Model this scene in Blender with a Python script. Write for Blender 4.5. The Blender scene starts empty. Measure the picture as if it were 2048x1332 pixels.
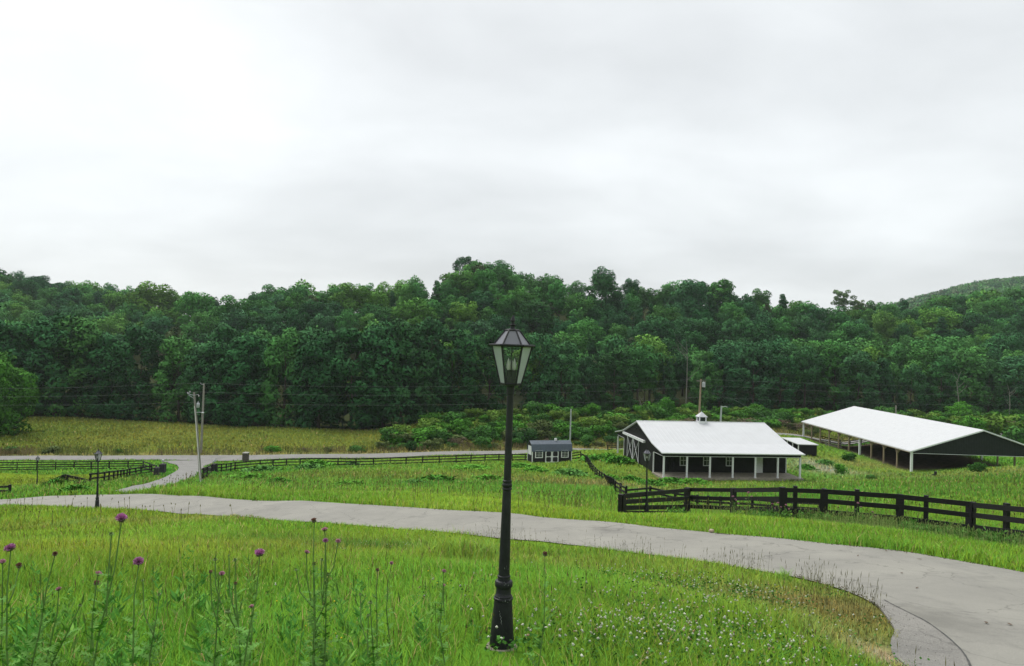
import bpy, bmesh, math, random
import numpy as np
from mathutils import Vector, Matrix

random.seed(7)
RNG = np.random.default_rng(7)
S = bpy.context.scene
COL = S.collection
R = math.radians

# ------------------------------------------------------------------ camera
F = 1450.0
CX, CY = 1024.0, 666.0
PITCH = math.atan(24 / F)
ROLL = R(1.7)
CAM_M = Matrix.Rotation(math.pi / 2 + PITCH, 3, 'X') @ Matrix.Rotation(ROLL, 3, 'Z')
CM = np.array(CAM_M)


def ray(px, py):
    d = CAM_M @ Vector(((px - CX) / F, -(py - CY) / F, -1))
    return d / d.y


def at(px, py, Y):
    return ray(px, py) * Y


def proj(P):
    """world points (N,3) -> pixel (N,2)"""
    c = np.asarray(P, float) @ CM
    return np.stack([CX + F * c[:, 0] / -c[:, 2], CY - F * c[:, 1] / -c[:, 2]], 1)


cam = bpy.data.cameras.new('camera')
cam_o = bpy.data.objects.new('camera', cam)
COL.objects.link(cam_o)
cam.sensor_width = 36
cam.lens = 36 * F / 2048
cam.clip_start = 0.05
cam.clip_end = 5000
cam_o.matrix_world = CAM_M.to_4x4()
S.camera = cam_o

# ------------------------------------------------------------------ noise


def vnoise(x, y, scale=1.0, seed=0):
    x = np.asarray(x, float) / scale + 1000.3 + seed * 17.7
    y = np.asarray(y, float) / scale + 1000.7 + seed * 31.1
    xi = np.floor(x).astype(np.int64)
    yi = np.floor(y).astype(np.int64)
    fx = x - xi
    fy = y - yi
    fx = fx * fx * (3 - 2 * fx)
    fy = fy * fy * (3 - 2 * fy)

    def h(a, b):
        v = np.sin(a * 127.1 + b * 311.7 + seed * 74.7) * 43758.5453
        return v - np.floor(v)
    return (h(xi, yi) * (1 - fx) + h(xi + 1, yi) * fx) * (1 - fy) + (h(xi, yi + 1) * (1 - fx) + h(xi + 1, yi + 1) * fx) * fy


def fbm(x, y, scale, seed=0, o=3):
    s = 0
    a = 0.5
    t = 0
    for i in range(o):
        s = s + a * vnoise(x, y, scale / 2 ** i, seed + i)
        t += a
        a *= 0.5
    return s / t


def sstep(a, b, x):
    t = np.clip((x - a) / (b - a), 0, 1)
    return t * t * (3 - 2 * t)


# ------------------------------------------------------------------ terrain
DRIVE = [  # (near edge pixel, depth), (far edge pixel, depth)
    ((-420, 1012, 56), (-420, 1008, 59)),
    ((-200, 1012, 48), (-200, 1006, 51)),
    ((0, 1012, 41), (0, 999, 45)),
    ((100, 1013, 38.5), (100, 993, 43.5)),
    ((195, 1017, 36.5), (195, 989.5, 42)),
    ((300, 1022, 34.5), (300, 989, 40)),
    ((400, 1030, 32.5), (400, 993, 38)),
    ((600, 1045, 29), (600, 1003, 34.5)),
    ((800, 1060, 26.5), (800, 1013, 32)),
    ((1000, 1078, 24), (1000, 1026, 29)),
    ((1200, 1098, 21.5), (1200, 1044, 26.5)),
    ((1400, 1125, 18.8), (1400, 1063, 24)),
    ((1550, 1150, 16.6), (1560, 1078, 22.3)),
    ((1650, 1172, 15), (1700, 1093, 20.8)),
    ((1740, 1205, 13), (1850, 1112, 19.5)),
    ((1785, 1255, 11), (2048, 1147, 18)),
    ((1802, 1335, 8.9), (2330, 1195, 17)),
]
BARN_O = at(1327, 904, 90)
BARN_TH = R(7.05)
BARN_L, BARN_P, BARN_W, BARN_ZK, BARN_ZR, BARN_H = 18.15, 3.82, 6.87, 0.64, 2.70, 3.25
BARN_Z = BARN_O.z - BARN_H
ARENA_O = at(1823, 901, 112)
ARENA_TH = R(0.9)
ARENA_Z = ARENA_O.z - 2.84
SHED_O = at(1064, 926, 112)
SHED_TH = R(15.6)

ctrl = []


def C(px, py, Y):
    p = at(px, py, Y)
    ctrl.append((p.x, p.y, p.z))


def T(px, py, Y, h):
    p = at(px, py, Y)
    ctrl.append((p.x, p.y, p.z - h))


for n_, f_ in DRIVE:
    C(*n_)
    C(*f_)
ctrl += [(0, 0, -1.6), (-7, 0, -1.45), (7, 0, -1.95), (0, -16, 1.2), (-14, -14, 1.4), (14, -14, 0.6),
         (14, 5, -3.6), (5.0, 5.0, -3.0), (30, 14, -5.6), (-16, 3, -1.9)]
for c in [(1002, 1295, 6.8), (0, 1332, 5.6), (500, 1332, 5.9), (1400, 1332, 6.7), (500, 1150, 12.5), (1400, 1220, 10),
          (150, 1100, 16), (900, 1150, 13.2),
          # fence by the drive
          (2048, 1087, 28), (1943, 1075, 30), (1800, 1055, 32), (1646, 1042, 33.5), (1468, 1035, 35), (1375, 1030, 36), (1242, 1028, 39),
          (2300, 1120, 26),
          # paddocks
          (1900, 1000, 46), (1900, 960, 78), (2048, 970, 70), (2048, 935, 100), (1500, 990, 62), (1394, 1013, 50.5), (1504, 1021, 46), (1589, 1029, 42), (1700, 965, 75),
          (600, 985, 45), (600, 965, 60), (600, 950, 76), (600, 932, 104), (1000, 950, 78), (1000, 985, 50), (900, 930, 100),
          (300, 967, 60), (200, 962, 70), (75, 970, 76), (0, 990, 48), (100, 982, 50), (75, 958, 88), (150, 945, 100),
          (354, 941, 95), (386, 956, 78), (440, 945, 98), (700, 930, 112), (480, 935, 110),
          (1255, 985, 57), (1180, 930, 97), (1165, 903, 122), (1000, 922, 114),
          # valley road
          (-300, 924, 104), (-100, 922, 108), (100, 921, 113), (100, 912, 117.5), (440, 923, 117), (440, 911, 122), (780, 916, 124.5), (780, 907, 129),
          (1019, 910, 132), (1019, 902, 137), (1240, 905, 138.7), (1240, 898, 143.5), (1690, 891, 158), (1690, 884, 163), (2048, 876, 178), (2300, 872, 195),
          # meadow and forest edge
          (-150, 834, 166), (100, 836, 170), (350, 846, 170), (600, 858, 161), (760, 862, 160), (100, 880, 138), (500, 885, 138)]:
    C(*c)
for p, h in [((900, 835, 176), 0), ((1100, 826, 192), 0), ((1350, 822, 202), 0), ((1600, 826, 206), 0), ((1850, 832, 210), 0), ((2100, 836, 212), 0),
             # ridge of the middle hill
             ((520, 588, 300), 15), ((650, 575, 300), 14), ((760, 578, 300), 14), ((850, 560, 300), 14), ((940, 519, 300), 15), ((1020, 534, 300), 14), ((1140, 575, 300), 14),
             ((1210, 566, 300), 15), ((1340, 583, 305), 15), ((1410, 572, 310), 16), ((1480, 590, 310), 15), ((1650, 618, 320), 15), ((1750, 620, 320), 15),
             ((750, 700, 225), 16), ((1050, 690, 235), 16), ((1400, 690, 245), 16), ((1750, 700, 250), 16), ((2048, 690, 255), 16), ((450, 700, 225), 16), ((150, 690, 220), 16), ((-150, 680, 220), 16),
             # left hill, right hills
             ((-200, 530, 420), 15), ((0, 548, 420), 15), ((100, 566, 415), 15), ((200, 579, 410), 15), ((290, 592, 405), 15), ((400, 600, 400), 15), ((470, 614, 395), 15), ((250, 640, 300), 15), ((0, 630, 300), 15),
             ((1850, 606, 390), 15), ((1950, 600, 400), 15), ((2048, 588, 410), 15), ((2250, 570, 420), 15),
             ((1760, 618, 1040), 14), ((1850, 599, 1070), 14), ((1900, 579, 1090), 14), ((1960, 563, 1150), 14), ((2048, 554, 1180), 14), ((2250, 530, 1200), 14), ((2048, 560, 1380), 10), ((1500, 690, 1300), 0), ((0, 690, 1300), 0), ((1800, 650, 720), 0), ((1900, 645, 720), 0), ((2048, 640, 720), 0), ((2250, 630, 720), 0),
             ((600, 700, 700), 0), ((1000, 690, 700), 0), ((1400, 690, 700), 0), ((0, 640, 700), 0), ((-300, 600, 700), 0)]:
    T(*p, h)
bu = (math.cos(BARN_TH), math.sin(BARN_TH))
bv = (-math.sin(BARN_TH), math.cos(BARN_TH))
for a_ in (-0.5, BARN_L / 2, BARN_L + 0.5):
    for d_ in (-1.0, 2 * (BARN_P + BARN_W)):
        ctrl.append((BARN_O.x + bu[0] * a_ + bv[0] * d_, BARN_O.y + bu[1] * a_ + bv[1] * d_, BARN_Z - 0.12))
au = (math.sin(ARENA_TH), math.cos(ARENA_TH))
av = (au[1], -au[0])
for a_ in (0, 21, 43):
    for d_ in (0, 20):
        ctrl.append((ARENA_O.x + au[0] * a_ + av[0] * d_, ARENA_O.y + au[1] * a_ + av[1] * d_, ARENA_Z - 0.42))
ctrl.append((SHED_O.x, SHED_O.y, SHED_O.z))
ctrl.append((SHED_O.x + 6.2, SHED_O.y + 2.5, SHED_O.z))
ctrl = np.array(ctrl)


def warp(x, y):
    y = np.maximum(np.asarray(y, float), -22)
    return np.asarray(x, float) / (y + 30) * 1.6, np.log((y + 30) / 30)


_ca, _cb = warp(ctrl[:, 0], ctrl[:, 1])


def _phi(r2):
    return 0.5 * r2 * np.log(r2 + 1e-12)


_N = len(ctrl)
_A = np.zeros((_N + 3, _N + 3))
_A[:_N, :_N] = _phi((_ca[:, None] - _ca[None]) ** 2 + (_cb[:, None] - _cb[None]) ** 2) + np.eye(_N) * 2e-4
_A[:_N, _N:] = np.stack([np.ones(_N), _ca, _cb], 1)
_A[_N:, :_N] = _A[:_N, _N:].T
_W = np.linalg.solve(_A, np.concatenate([ctrl[:, 2], [0, 0, 0]]))


def H(x, y):
    x = np.atleast_1d(np.asarray(x, float))
    y = np.atleast_1d(np.asarray(y, float))
    a, b = warp(x, y)
    out = np.empty(len(a))
    for i in range(0, len(a), 20000):
        aa, bb = a[i:i + 20000], b[i:i + 20000]
        out[i:i + 20000] = _phi((aa[:, None] - _ca) ** 2 + (bb[:, None] - _cb) ** 2) @ _W[:_N] + _W[_N] + _W[_N + 1] * aa + _W[_N + 2] * bb
    return out


# terrain grid in warped coordinates
GA = np.linspace(-1.9, 1.9, 420)
GB = np.linspace(math.log(8 / 30), math.log(1430 / 30), 600)
_ga, _gb = np.meshgrid(GA, GB)
_gy = 30 * np.exp(_gb) - 30
_gx = _ga / 1.6 * (_gy + 30)
_gz = H(_gx.ravel(), _gy.ravel()).reshape(_gx.shape)
# soft small bumps of the real ground
_gz = _gz + (fbm(_gx, _gy, 2.6, 5) - 0.5) * 0.10 * sstep(3, 8, _gy) * (1 - sstep(60, 90, _gy))


def G(x, y):
    """height of the ground sheet (bilinear in its own grid)"""
    x = np.atleast_1d(np.asarray(x, float))
    y = np.atleast_1d(np.asarray(y, float))
    a, b = warp(x, y)
    u = np.clip((a - GA[0]) / (GA[1] - GA[0]), 0, len(GA) - 1.001)
    v = np.clip((b - GB[0]) / (GB[1] - GB[0]), 0, len(GB) - 1.001)
    i = u.astype(int)
    j = v.astype(int)
    fu = u - i
    fv = v - j
    return (_gz[j, i] * (1 - fu) + _gz[j, i + 1] * fu) * (1 - fv) + (_gz[j + 1, i] * (1 - fu) + _gz[j + 1, i + 1] * fu) * fv


def g(x, y):
    return float(G(x, y)[0])


def hit(px, py, y0=3.0, y1=300.0):
    """ground point seen at a pixel"""
    d = ray(px, py)
    ys = np.geomspace(y0, y1, 1500)
    h = d.z * ys - G(d.x * ys, ys)
    k = np.argmax(h < 0)
    if h[k] >= 0:
        k = len(ys) - 1
    if k > 0:
        t = h[k - 1] / (h[k - 1] - h[k] + 1e-12)
        Y = ys[k - 1] + t * (ys[k] - ys[k - 1])
    else:
        Y = ys[0]
    p = d * Y
    return Vector((p.x, p.y, g(p.x, p.y)))


def gp(px, Y):
    """ground point below a pixel column at a depth"""
    x = ray(px, 800).x * Y
    for _ in range(3):
        z = g(x, Y)
        py = proj([[x, Y, z]])[0, 1]
        x = ray(px, py).x * Y
    return Vector((x, Y, g(x, Y)))


# ------------------------------------------------------------------ materials


def newmat(name):
    m = bpy.data.materials.new(name)
    m.use_nodes = True
    nt = m.node_tree
    b = nt.nodes['Principled BSDF']
    return m, nt, b


def mat(name, col, rough=0.7, var=0.25, scale=6.0, bump=0.0, bscale=40.0, metal=0.0, spec=0.3, col2=None, stretch=None, detail=6):
    m, nt, b = newmat(name)
    N, L = nt.nodes, nt.links
    tc = N.new('ShaderNodeTexCoord')
    src = tc.outputs['Object']
    if stretch:
        mp = N.new('ShaderNodeMapping')
        mp.inputs['Scale'].default_value = stretch
        L.new(src, mp.inputs['Vector'])
        src = mp.outputs['Vector']
    nz = N.new('ShaderNodeTexNoise')
    nz.inputs['Scale'].default_value = scale
    nz.inputs['Detail'].default_value = detail
    L.new(src, nz.inputs['Vector'])
    rp = N.new('ShaderNodeValToRGB')
    c2 = col2 or tuple(c * (1 - var) for c in col)
    c1 = tuple(min(1, c * (1 + var * 0.6)) for c in col) if not col2 else col
    rp.color_ramp.elements[0].position = 0.33
    rp.color_ramp.elements[1].position = 0.67
    rp.color_ramp.elements[0].color = (*c2, 1)
    rp.color_ramp.elements[1].color = (*c1, 1)
    L.new(nz.outputs['Fac'], rp.inputs['Fac'])
    L.new(rp.outputs['Color'], b.inputs['Base Color'])
    b.inputs['Roughness'].default_value = rough
    b.inputs['Metallic'].default_value = metal
    b.inputs['Specular IOR Level'].default_value = spec
    if bump:
        n2 = N.new('ShaderNodeTexNoise')
        n2.inputs['Scale'].default_value = bscale
        n2.inputs['Detail'].default_value = 4
        L.new(src, n2.inputs['Vector'])
        bp = N.new('ShaderNodeBump')
        bp.inputs['Strength'].default_value = bump
        bp.inputs['Distance'].default_value = 0.02
        L.new(n2.outputs['Fac'], bp.inputs['Height'])
        L.new(bp.outputs['Normal'], b.inputs['Normal'])
    return m


def leafmat(name, attr=None, trans=0.3, obj=False, spec=0.15, rough=0.6):
    """foliage: colour from a mesh attribute and/or the object's own colour, some light through the leaf"""
    m, nt, b = newmat(name)
    N, L = nt.nodes, nt.links
    col = None
    if attr:
        a = N.new('ShaderNodeAttribute')
        a.attribute_name = attr
        col = a.outputs['Color']
    if obj:
        o = N.new('ShaderNodeObjectInfo')
        if col:
            mx = N.new('ShaderNodeMix')
            mx.data_type = 'RGBA'
            mx.blend_type = 'MULTIPLY'
            mx.inputs['Factor'].default_value = 1
            L.new(col, mx.inputs[6])
            L.new(o.outputs['Color'], mx.inputs[7])
            col = mx.outputs[2]
        else:
            col = o.outputs['Color']
    L.new(col, b.inputs['Base Color'])
    b.inputs['Roughness'].default_value = rough
    b.inputs['Specular IOR Level'].default_value = spec
    tr = N.new('ShaderNodeBsdfTranslucent')
    L.new(col, tr.inputs['Color'])
    mix = N.new('ShaderNodeMixShader')
    mix.inputs['Fac'].default_value = trans
    L.new(b.outputs[0], mix.inputs[1])
    L.new(tr.outputs[0], mix.inputs[2])
    L.new(mix.outputs[0], N['Material Output'].inputs['Surface'])
    return m


def attrmat(name, attr='Col', rough=0.9, nscale=3.0, namt=0.35, bump=0.6, bscale=12, coord='Object'):
    m, nt, b = newmat(name)
    N, L = nt.nodes, nt.links
    a = N.new('ShaderNodeAttribute')
    a.attribute_name = attr
    tc = N.new('ShaderNodeTexCoord')
    nz = N.new('ShaderNodeTexNoise')
    nz.inputs['Scale'].default_value = nscale
    nz.inputs['Detail'].default_value = 8
    nz.inputs['Roughness'].default_value = 0.65
    L.new(tc.outputs[coord], nz.inputs['Vector'])
    mr = N.new('ShaderNodeMapRange')
    mr.inputs['From Min'].default_value = 0.3
    mr.inputs['From Max'].default_value = 0.7
    mr.inputs['To Min'].default_value = 1 - namt
    mr.inputs['To Max'].default_value = 1 + namt
    L.new(nz.outputs['Fac'], mr.inputs['Value'])
    mx = N.new('ShaderNodeVectorMath')
    mx.operation = 'SCALE'
    L.new(a.outputs['Color'], mx.inputs[0])
    L.new(mr.outputs[0], mx.inputs['Scale'])
    L.new(mx.outputs[0], b.inputs['Base Color'])
    b.inputs['Roughness'].default_value = rough
    b.inputs['Specular IOR Level'].default_value = 0.0
    n2 = N.new('ShaderNodeTexNoise')
    n2.inputs['Scale'].default_value = bscale
    n2.inputs['Detail'].default_value = 5
    L.new(tc.outputs[coord], n2.inputs['Vector'])
    bp = N.new('ShaderNodeBump')
    bp.inputs['Strength'].default_value = bump
    bp.inputs['Distance'].default_value = 0.1
    L.new(n2.outputs['Fac'], bp.inputs['Height'])
    L.new(bp.outputs['Normal'], b.inputs['Normal'])
    return m


M = {}
M['black_paint'] = mat('black_fence_paint', (0.011, 0.010, 0.010), 0.65, 0.5, 5, 0.5, 30, spec=0.3, stretch=(1, 1, 6))
M['black_siding'] = mat('black_siding', (0.011, 0.010, 0.011), 0.6, 0.3, 3, spec=0.2)
M['white_roof'] = mat('white_metal_roof', (0.50, 0.51, 0.525), 0.38, 0.04, 0.8, spec=0.4)
M['white_trim'] = mat('white_trim', (0.68, 0.69, 0.70), 0.5, 0.10, 4, spec=0.35)
M['gable_black'] = mat('dark_sheet_siding', (0.014, 0.016, 0.018), 0.55, 0.25, 2, spec=0.25)
M['blue_roof'] = mat('slate_blue_metal_roof', (0.058, 0.080, 0.108), 0.45, 0.15, 3, spec=0.4)
M['shed_wall'] = mat('dark_plum_siding', (0.020, 0.017, 0.022), 0.6, 0.3, 8, spec=0.2, stretch=(1, 1, .2))
M['pane_dark'] = mat('dark_window_glass', (0.03, 0.035, 0.04), 0.12, 0.2, 2, spec=0.6)
M['concrete'] = mat('pale_concrete', (0.25, 0.225, 0.18), 0.85, 0.25, 3, 0.3, 60)
M['wood_pole'] = mat('weathered_pole_wood', (0.24, 0.23, 0.20), 0.85, 0.35, 5, 0.4, 25, stretch=(3, 3, .3))
M['wood_post'] = mat('bare_tan_timber', (0.30, 0.23, 0.16), 0.8, 0.3, 6, 0.3, 25, stretch=(3, 3, .3))
M['pale_pipe'] = mat('pale_pvc_conduit', (0.43, 0.43, 0.38), 0.5, 0.1, 4)
M['grey_metal'] = mat('grey_galvanised_metal', (0.42, 0.44, 0.46), 0.45, 0.15, 5, metal=0.3)
M['wire'] = mat('aluminium_wire', (0.36, 0.38, 0.38), 0.6, 0.1, 2)
M['brick'] = mat('dark_painted_brick', (0.035, 0.032, 0.036), 0.8, 0.5, 14, 0.6, 30)
M['stone_cap'] = mat('stone_cap', (0.3, 0.29, 0.27), 0.8, 0.2, 6)
M['column_brick'] = mat('brown_brick', (0.085, 0.07, 0.065), 0.85, 0.4, 18, 0.6, 30)
M['bark'] = mat('bark', (0.075, 0.06, 0.048), 0.9, 0.4, 4, 0.5, 12, stretch=(3, 3, .5))
M['pale_bark'] = mat('pale_dead_wood', (0.19, 0.18, 0.16), 0.85, 0.3, 4, 0.4, 12)
M['lamp_paint'] = mat('lamp_black_paint', (0.020, 0.0205, 0.024), 0.5, 0.35, 9, 0.25, 70, spec=0.3)
M['lamp_chip'] = mat('grey_chipped_primer', (0.40, 0.42, 0.42), 0.7, 0.3, 30)
M['candle'] = mat('candle_sleeve_white', (0.85, 0.83, 0.78), 0.4, 0.05, 5)
M['stem'] = mat('thistle_stem_green', (0.12, 0.21, 0.055), 0.7, 0.3, 10)
M['thistle_leaf'] = mat('thistle_leaf_green', (0.11, 0.25, 0.05), 0.75, 0.35, 14, spec=0.05)
M['bract'] = mat('thistle_bract', (0.10, 0.13, 0.055), 0.7, 0.4, 90, col2=(0.09, 0.035, 0.05))
M['petal_magenta'] = mat('petal_magenta', (0.55, 0.20, 0.47), 0.6, 0.35, 60)
M['petal_purple'] = mat('petal_purple', (0.48, 0.19, 0.40), 0.6, 0.4, 60)
M['petal_pink'] = mat('petal_pink', (0.58, 0.30, 0.40), 0.6, 0.35, 60)
M['petal_brown'] = mat('petal_withered', (0.27, 0.14, 0.11), 0.8, 0.4, 60)
M['bud'] = mat('green_bud', (0.16, 0.24, 0.08), 0.7, 0.3, 60)
M['stone'] = mat('limestone_chip', (0.42, 0.34, 0.25), 0.85, 0.2, 20)
M['twig'] = mat('grey_twig', (0.13, 0.11, 0.09), 0.9, 0.3, 20)
M['dry_leaf'] = mat('dry_brown_leaf', (0.11, 0.075, 0.05), 0.8, 0.3, 20)


def seam_bump(m, axis, period, depth=0.6):
    """standing seams / board joints across one object axis"""
    nt = m.node_tree
    N, L = nt.nodes, nt.links
    b = N['Principled BSDF']
    tc = N.new('ShaderNodeTexCoord')
    sp = N.new('ShaderNodeSeparateXYZ')
    L.new(tc.outputs['Object'], sp.inputs[0])
    mu = N.new('ShaderNodeMath')
    mu.operation = 'MULTIPLY'
    mu.inputs[1].default_value = 1 / period
    L.new(sp.outputs[axis], mu.inputs[0])
    fr = N.new('ShaderNodeMath')
    fr.operation = 'PINGPONG'
    fr.inputs[1].default_value = 0.5
    L.new(mu.outputs[0], fr.inputs[0])
    mr = N.new('ShaderNodeMapRange')
    mr.inputs['From Min'].default_value = 0.0
    mr.inputs['From Max'].default_value = 0.12
    L.new(fr.outputs[0], mr.inputs['Value'])
    bp = N.new('ShaderNodeBump')
    bp.invert = True
    bp.inputs['Strength'].default_value = depth
    bp.inputs['Distance'].default_value = 0.03
    L.new(mr.outputs[0], bp.inputs['Height'])
    L.new(bp.outputs['Normal'], b.inputs['Normal'])


seam_bump(M['white_roof'], 0, 0.6, 0.9)
M['white_roof_arena'] = mat('white_arena_roof', (0.52, 0.53, 0.54), 0.38, 0.05, 1.2, spec=0.4)
seam_bump(M['white_roof_arena'], 1, 0.9, 0.9)
seam_bump(M['black_siding'], 0, 0.23, 0.8)
seam_bump(M['gable_black'], 0, 0.25, 0.8)
seam_bump(M['blue_roof'], 0, 0.24, 0.6)


def glassmat(name, tint, op, rough):
    m, nt, b = newmat(name)
    N, L = nt.nodes, nt.links
    b.inputs['Base Color'].default_value = (*tint, 1)
    b.inputs['Roughness'].default_value = rough
    b.inputs['Specular IOR Level'].default_value = 0.5
    tr = N.new('ShaderNodeBsdfTransparent')
    tr.inputs['Color'].default_value = (0.9, 0.93, 0.92, 1)
    tc = N.new('ShaderNodeTexCoord')
    nz = N.new('ShaderNodeTexNoise')
    nz.inputs['Scale'].default_value = 14
    L.new(tc.outputs['Object'], nz.inputs['Vector'])
    mr = N.new('ShaderNodeMapRange')
    mr.inputs['To Min'].default_value = op - 0.06
    mr.inputs['To Max'].default_value = op + 0.06
    L.new(nz.outputs['Fac'], mr.inputs['Value'])
    mx = N.new('ShaderNodeMixShader')
    L.new(mr.outputs[0], mx.inputs['Fac'])
    L.new(tr.outputs[0], mx.inputs[1])
    L.new(b.outputs[0], mx.inputs[2])
    L.new(mx.outputs[0], N['Material Output'].inputs['Surface'])
    return m


M['lantern_glass'] = glassmat('dusty_lantern_glass', (0.30, 0.32, 0.30), 0.12, 0.1)
M['lantern_side_glass'] = glassmat('sky_sheen_lantern_glass', (0.41, 0.43, 0.46), 0.80, 0.2)  # same glass; sky reflection at the side angle put into tint and opacity
M['roof_glass'] = glassmat('grey_roof_glass', (0.16, 0.16, 0.185), 0.93, 0.22)
M['bulb_glass'] = glassmat('clear_bulb', (0.75, 0.74, 0.68), 0.55, 0.1)

# ------------------------------------------------------------------ mesh helpers


class MB:
    def __init__(s):
        s.v, s.f = [], []

    def quad(s, a, b, c, d):
        i = len(s.v)
        s.v += [tuple(a), tuple(b), tuple(c), tuple(d)]
        s.f.append((i, i + 1, i + 2, i + 3))

    def poly(s, pts):
        i = len(s.v)
        s.v += [tuple(p) for p in pts]
        s.f.append(tuple(range(i, i + len(pts))))

    def prism(s, pts, vec):
        """closed extrusion of a planar outline"""
        i = len(s.v)
        n = len(pts)
        vec = Vector(vec)
        s.v += [tuple(Vector(p)) for p in pts] + [tuple(Vector(p) + vec) for p in pts]
        s.f.append(tuple(range(i + n - 1, i - 1, -1)))
        s.f.append(tuple(range(i + n, i + 2 * n)))
        for k in range(n):
            l = (k + 1) % n
            s.f.append((i + k, i + l, i + n + l, i + n + k))

    def box(s, x0, x1, y0, y1, z0, z1):
        s.prism([(x0, y0, z0), (x1, y0, z0), (x1, y1, z0), (x0, y1, z0)], (0, 0, z1 - z0))

    def bar(s, p, q, w, h, up=(0, 0, 1)):
        """rectangular bar from p to q, w wide, h high"""
        p, q = Vector(p), Vector(q)
        d = (q - p).normalized()
        sd = d.cross(Vector(up))
        if sd.length < 1e-4:
            sd = Vector((1, 0, 0))
        sd.normalize()
        u = sd.cross(d).normalized()
        a = [p + sd * w / 2 + u * h / 2, p - sd * w / 2 + u * h / 2, p - sd * w / 2 - u * h / 2, p + sd * w / 2 - u * h / 2]
        s.prism(a, q - p)

    def tube(s, pts, rad, n=8, cap=True):
        pts = [Vector(p) for p in pts]
        rad = rad if isinstance(rad, (list, tuple)) else [rad] * len(pts)
        i0 = len(s.v)
        ref = None
        for k, p in enumerate(pts):
            d = (pts[min(k + 1, len(pts) - 1)] - pts[max(k - 1, 0)]).normalized()
            if ref is None:
                ref = Vector((0, 0, 1)) if abs(d.z) < 0.9 else Vector((1, 0, 0))
            x = d.cross(ref).normalized()
            y = d.cross(x)
            for j in range(n):
                t = 2 * math.pi * j / n
                s.v.append(tuple(p + (x * math.cos(t) + y * math.sin(t)) * rad[k]))
        for k in range(len(pts) - 1):
            for j in range(n):
                a = i0 + k * n + j
                b = i0 + k * n + (j + 1) % n
                s.f.append((a, b, b + n, a + n))
        if cap:
            s.f.append(tuple(i0 + j for j in range(n))[::-1])
            s.f.append(tuple(i0 + (len(pts) - 1) * n + j for j in range(n)))

    def lathe(s, prof, n=24, c=(0, 0), rot=0.0):
        """profile [(r, z)] turned about z"""
        i0 = len(s.v)
        for r, z in prof:
            for j in range(n):
                t = 2 * math.pi * j / n + rot
                s.v.append((c[0] + r * math.cos(t), c[1] + r * math.sin(t), z))
        for k in range(len(prof) - 1):
            for j in range(n):
                a = i0 + k * n + j
                b = i0 + k * n + (j + 1) % n
                s.f.append((a, b, b + n, a + n))
        s.f.append(tuple(i0 + j for j in range(n))[::-1])
        s.f.append(tuple(i0 + (len(prof) - 1) * n + j for j in range(n)))

    def ball(s, c, rx, ry=None, rz=None, nu=10, nv=7):
        ry = ry or rx
        rz = rz or rx
        prof = []
        i0 = len(s.v)
        for k in range(nv + 1):
            p = math.pi * k / nv - math.pi / 2
            for j in range(nu):
                t = 2 * math.pi * j / nu
                s.v.append((c[0] + rx * math.cos(p) * math.cos(t), c[1] + ry * math.cos(p) * math.sin(t), c[2] + rz * math.sin(p)))
        for k in range(nv):
            for j in range(nu):
                a = i0 + k * nu + j
                b = i0 + k * nu + (j + 1) % nu
                s.f.append((a, b, b + nu, a + nu))

    def build(s, name, m, parent=None, off=None, smooth=False, bevel=0):
        me = bpy.data.meshes.new(name)
        v = s.v
        if off is not None:
            ox, oy, oz = off
            v = [(a - ox, b - oy, c - oz) for a, b, c in v]
        me.from_pydata(v, [], s.f)
        me.materials.append(m)
        if smooth:
            me.polygons.foreach_set('use_smooth', [True] * len(me.polygons))
            try:
                me.set_sharp_from_angle(angle=R(40))
            except Exception:
                pass
        me.update()
        return link(name, me, parent, bevel)


def link(name, me, parent=None, bevel=0):
    o = bpy.data.objects.new(name, me)
    COL.objects.link(o)
    if parent:
        o.parent = parent
    if bevel:
        b = o.modifiers.new('bevel', 'BEVEL')
        b.width = bevel
        b.segments = 2
        b.limit_method = 'ANGLE'
    return o


def tag(o, label=None, cat=None, group=None, kind=None):
    if label:
        o['label'] = label
    if cat:
        o['category'] = cat
    if group:
        o['group'] = group
    if kind:
        o['kind'] = kind
    return o


def root(name, loc, rz=0, label=None, cat=None, group=None):
    o = bpy.data.objects.new(name, None)
    o.empty_display_size = 0.3
    COL.objects.link(o)
    o.location = loc
    o.rotation_euler = (0, 0, rz)
    return tag(o, label, cat, group)


def copy_tree(o, parent=None):
    c = o.copy()
    COL.objects.link(c)
    if parent:
        c.parent = parent
    for ch in list(o.children):
        copy_tree(ch, c)
    return c


def mesh_np(name, V, faces_flat, loop_start, m, col=None, smooth=False, nrm=None):
    """fast mesh: V (N,3), flat corner index array and face starts"""
    me = bpy.data.meshes.new(name)
    me.vertices.add(len(V))
    me.vertices.foreach_set('co', np.ascontiguousarray(V, np.float32).ravel())
    me.loops.add(len(faces_flat))
    me.loops.foreach_set('vertex_index', np.ascontiguousarray(faces_flat, np.int32))
    me.polygons.add(len(loop_start))
    me.polygons.foreach_set('loop_start', np.ascontiguousarray(loop_start, np.int32))
    if smooth:
        me.polygons.foreach_set('use_smooth', np.ones(len(loop_start), bool))
    if col is not None:
        a = me.color_attributes.new('Col', 'FLOAT_COLOR', 'POINT')
        c4 = np.ones((len(V), 4), np.float32)
        c4[:, :3] = col
        a.data.foreach_set('color', c4.ravel())
    me.materials.append(m)
    me.update(calc_edges=True)
    if nrm is not None:   # soft leaf normals
        a = me.attributes.new('custom_normal', 'FLOAT_VECTOR', 'POINT')
        a.data.foreach_set('vector', np.ascontiguousarray(nrm, np.float32).ravel())
        me.update()
    return me


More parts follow.
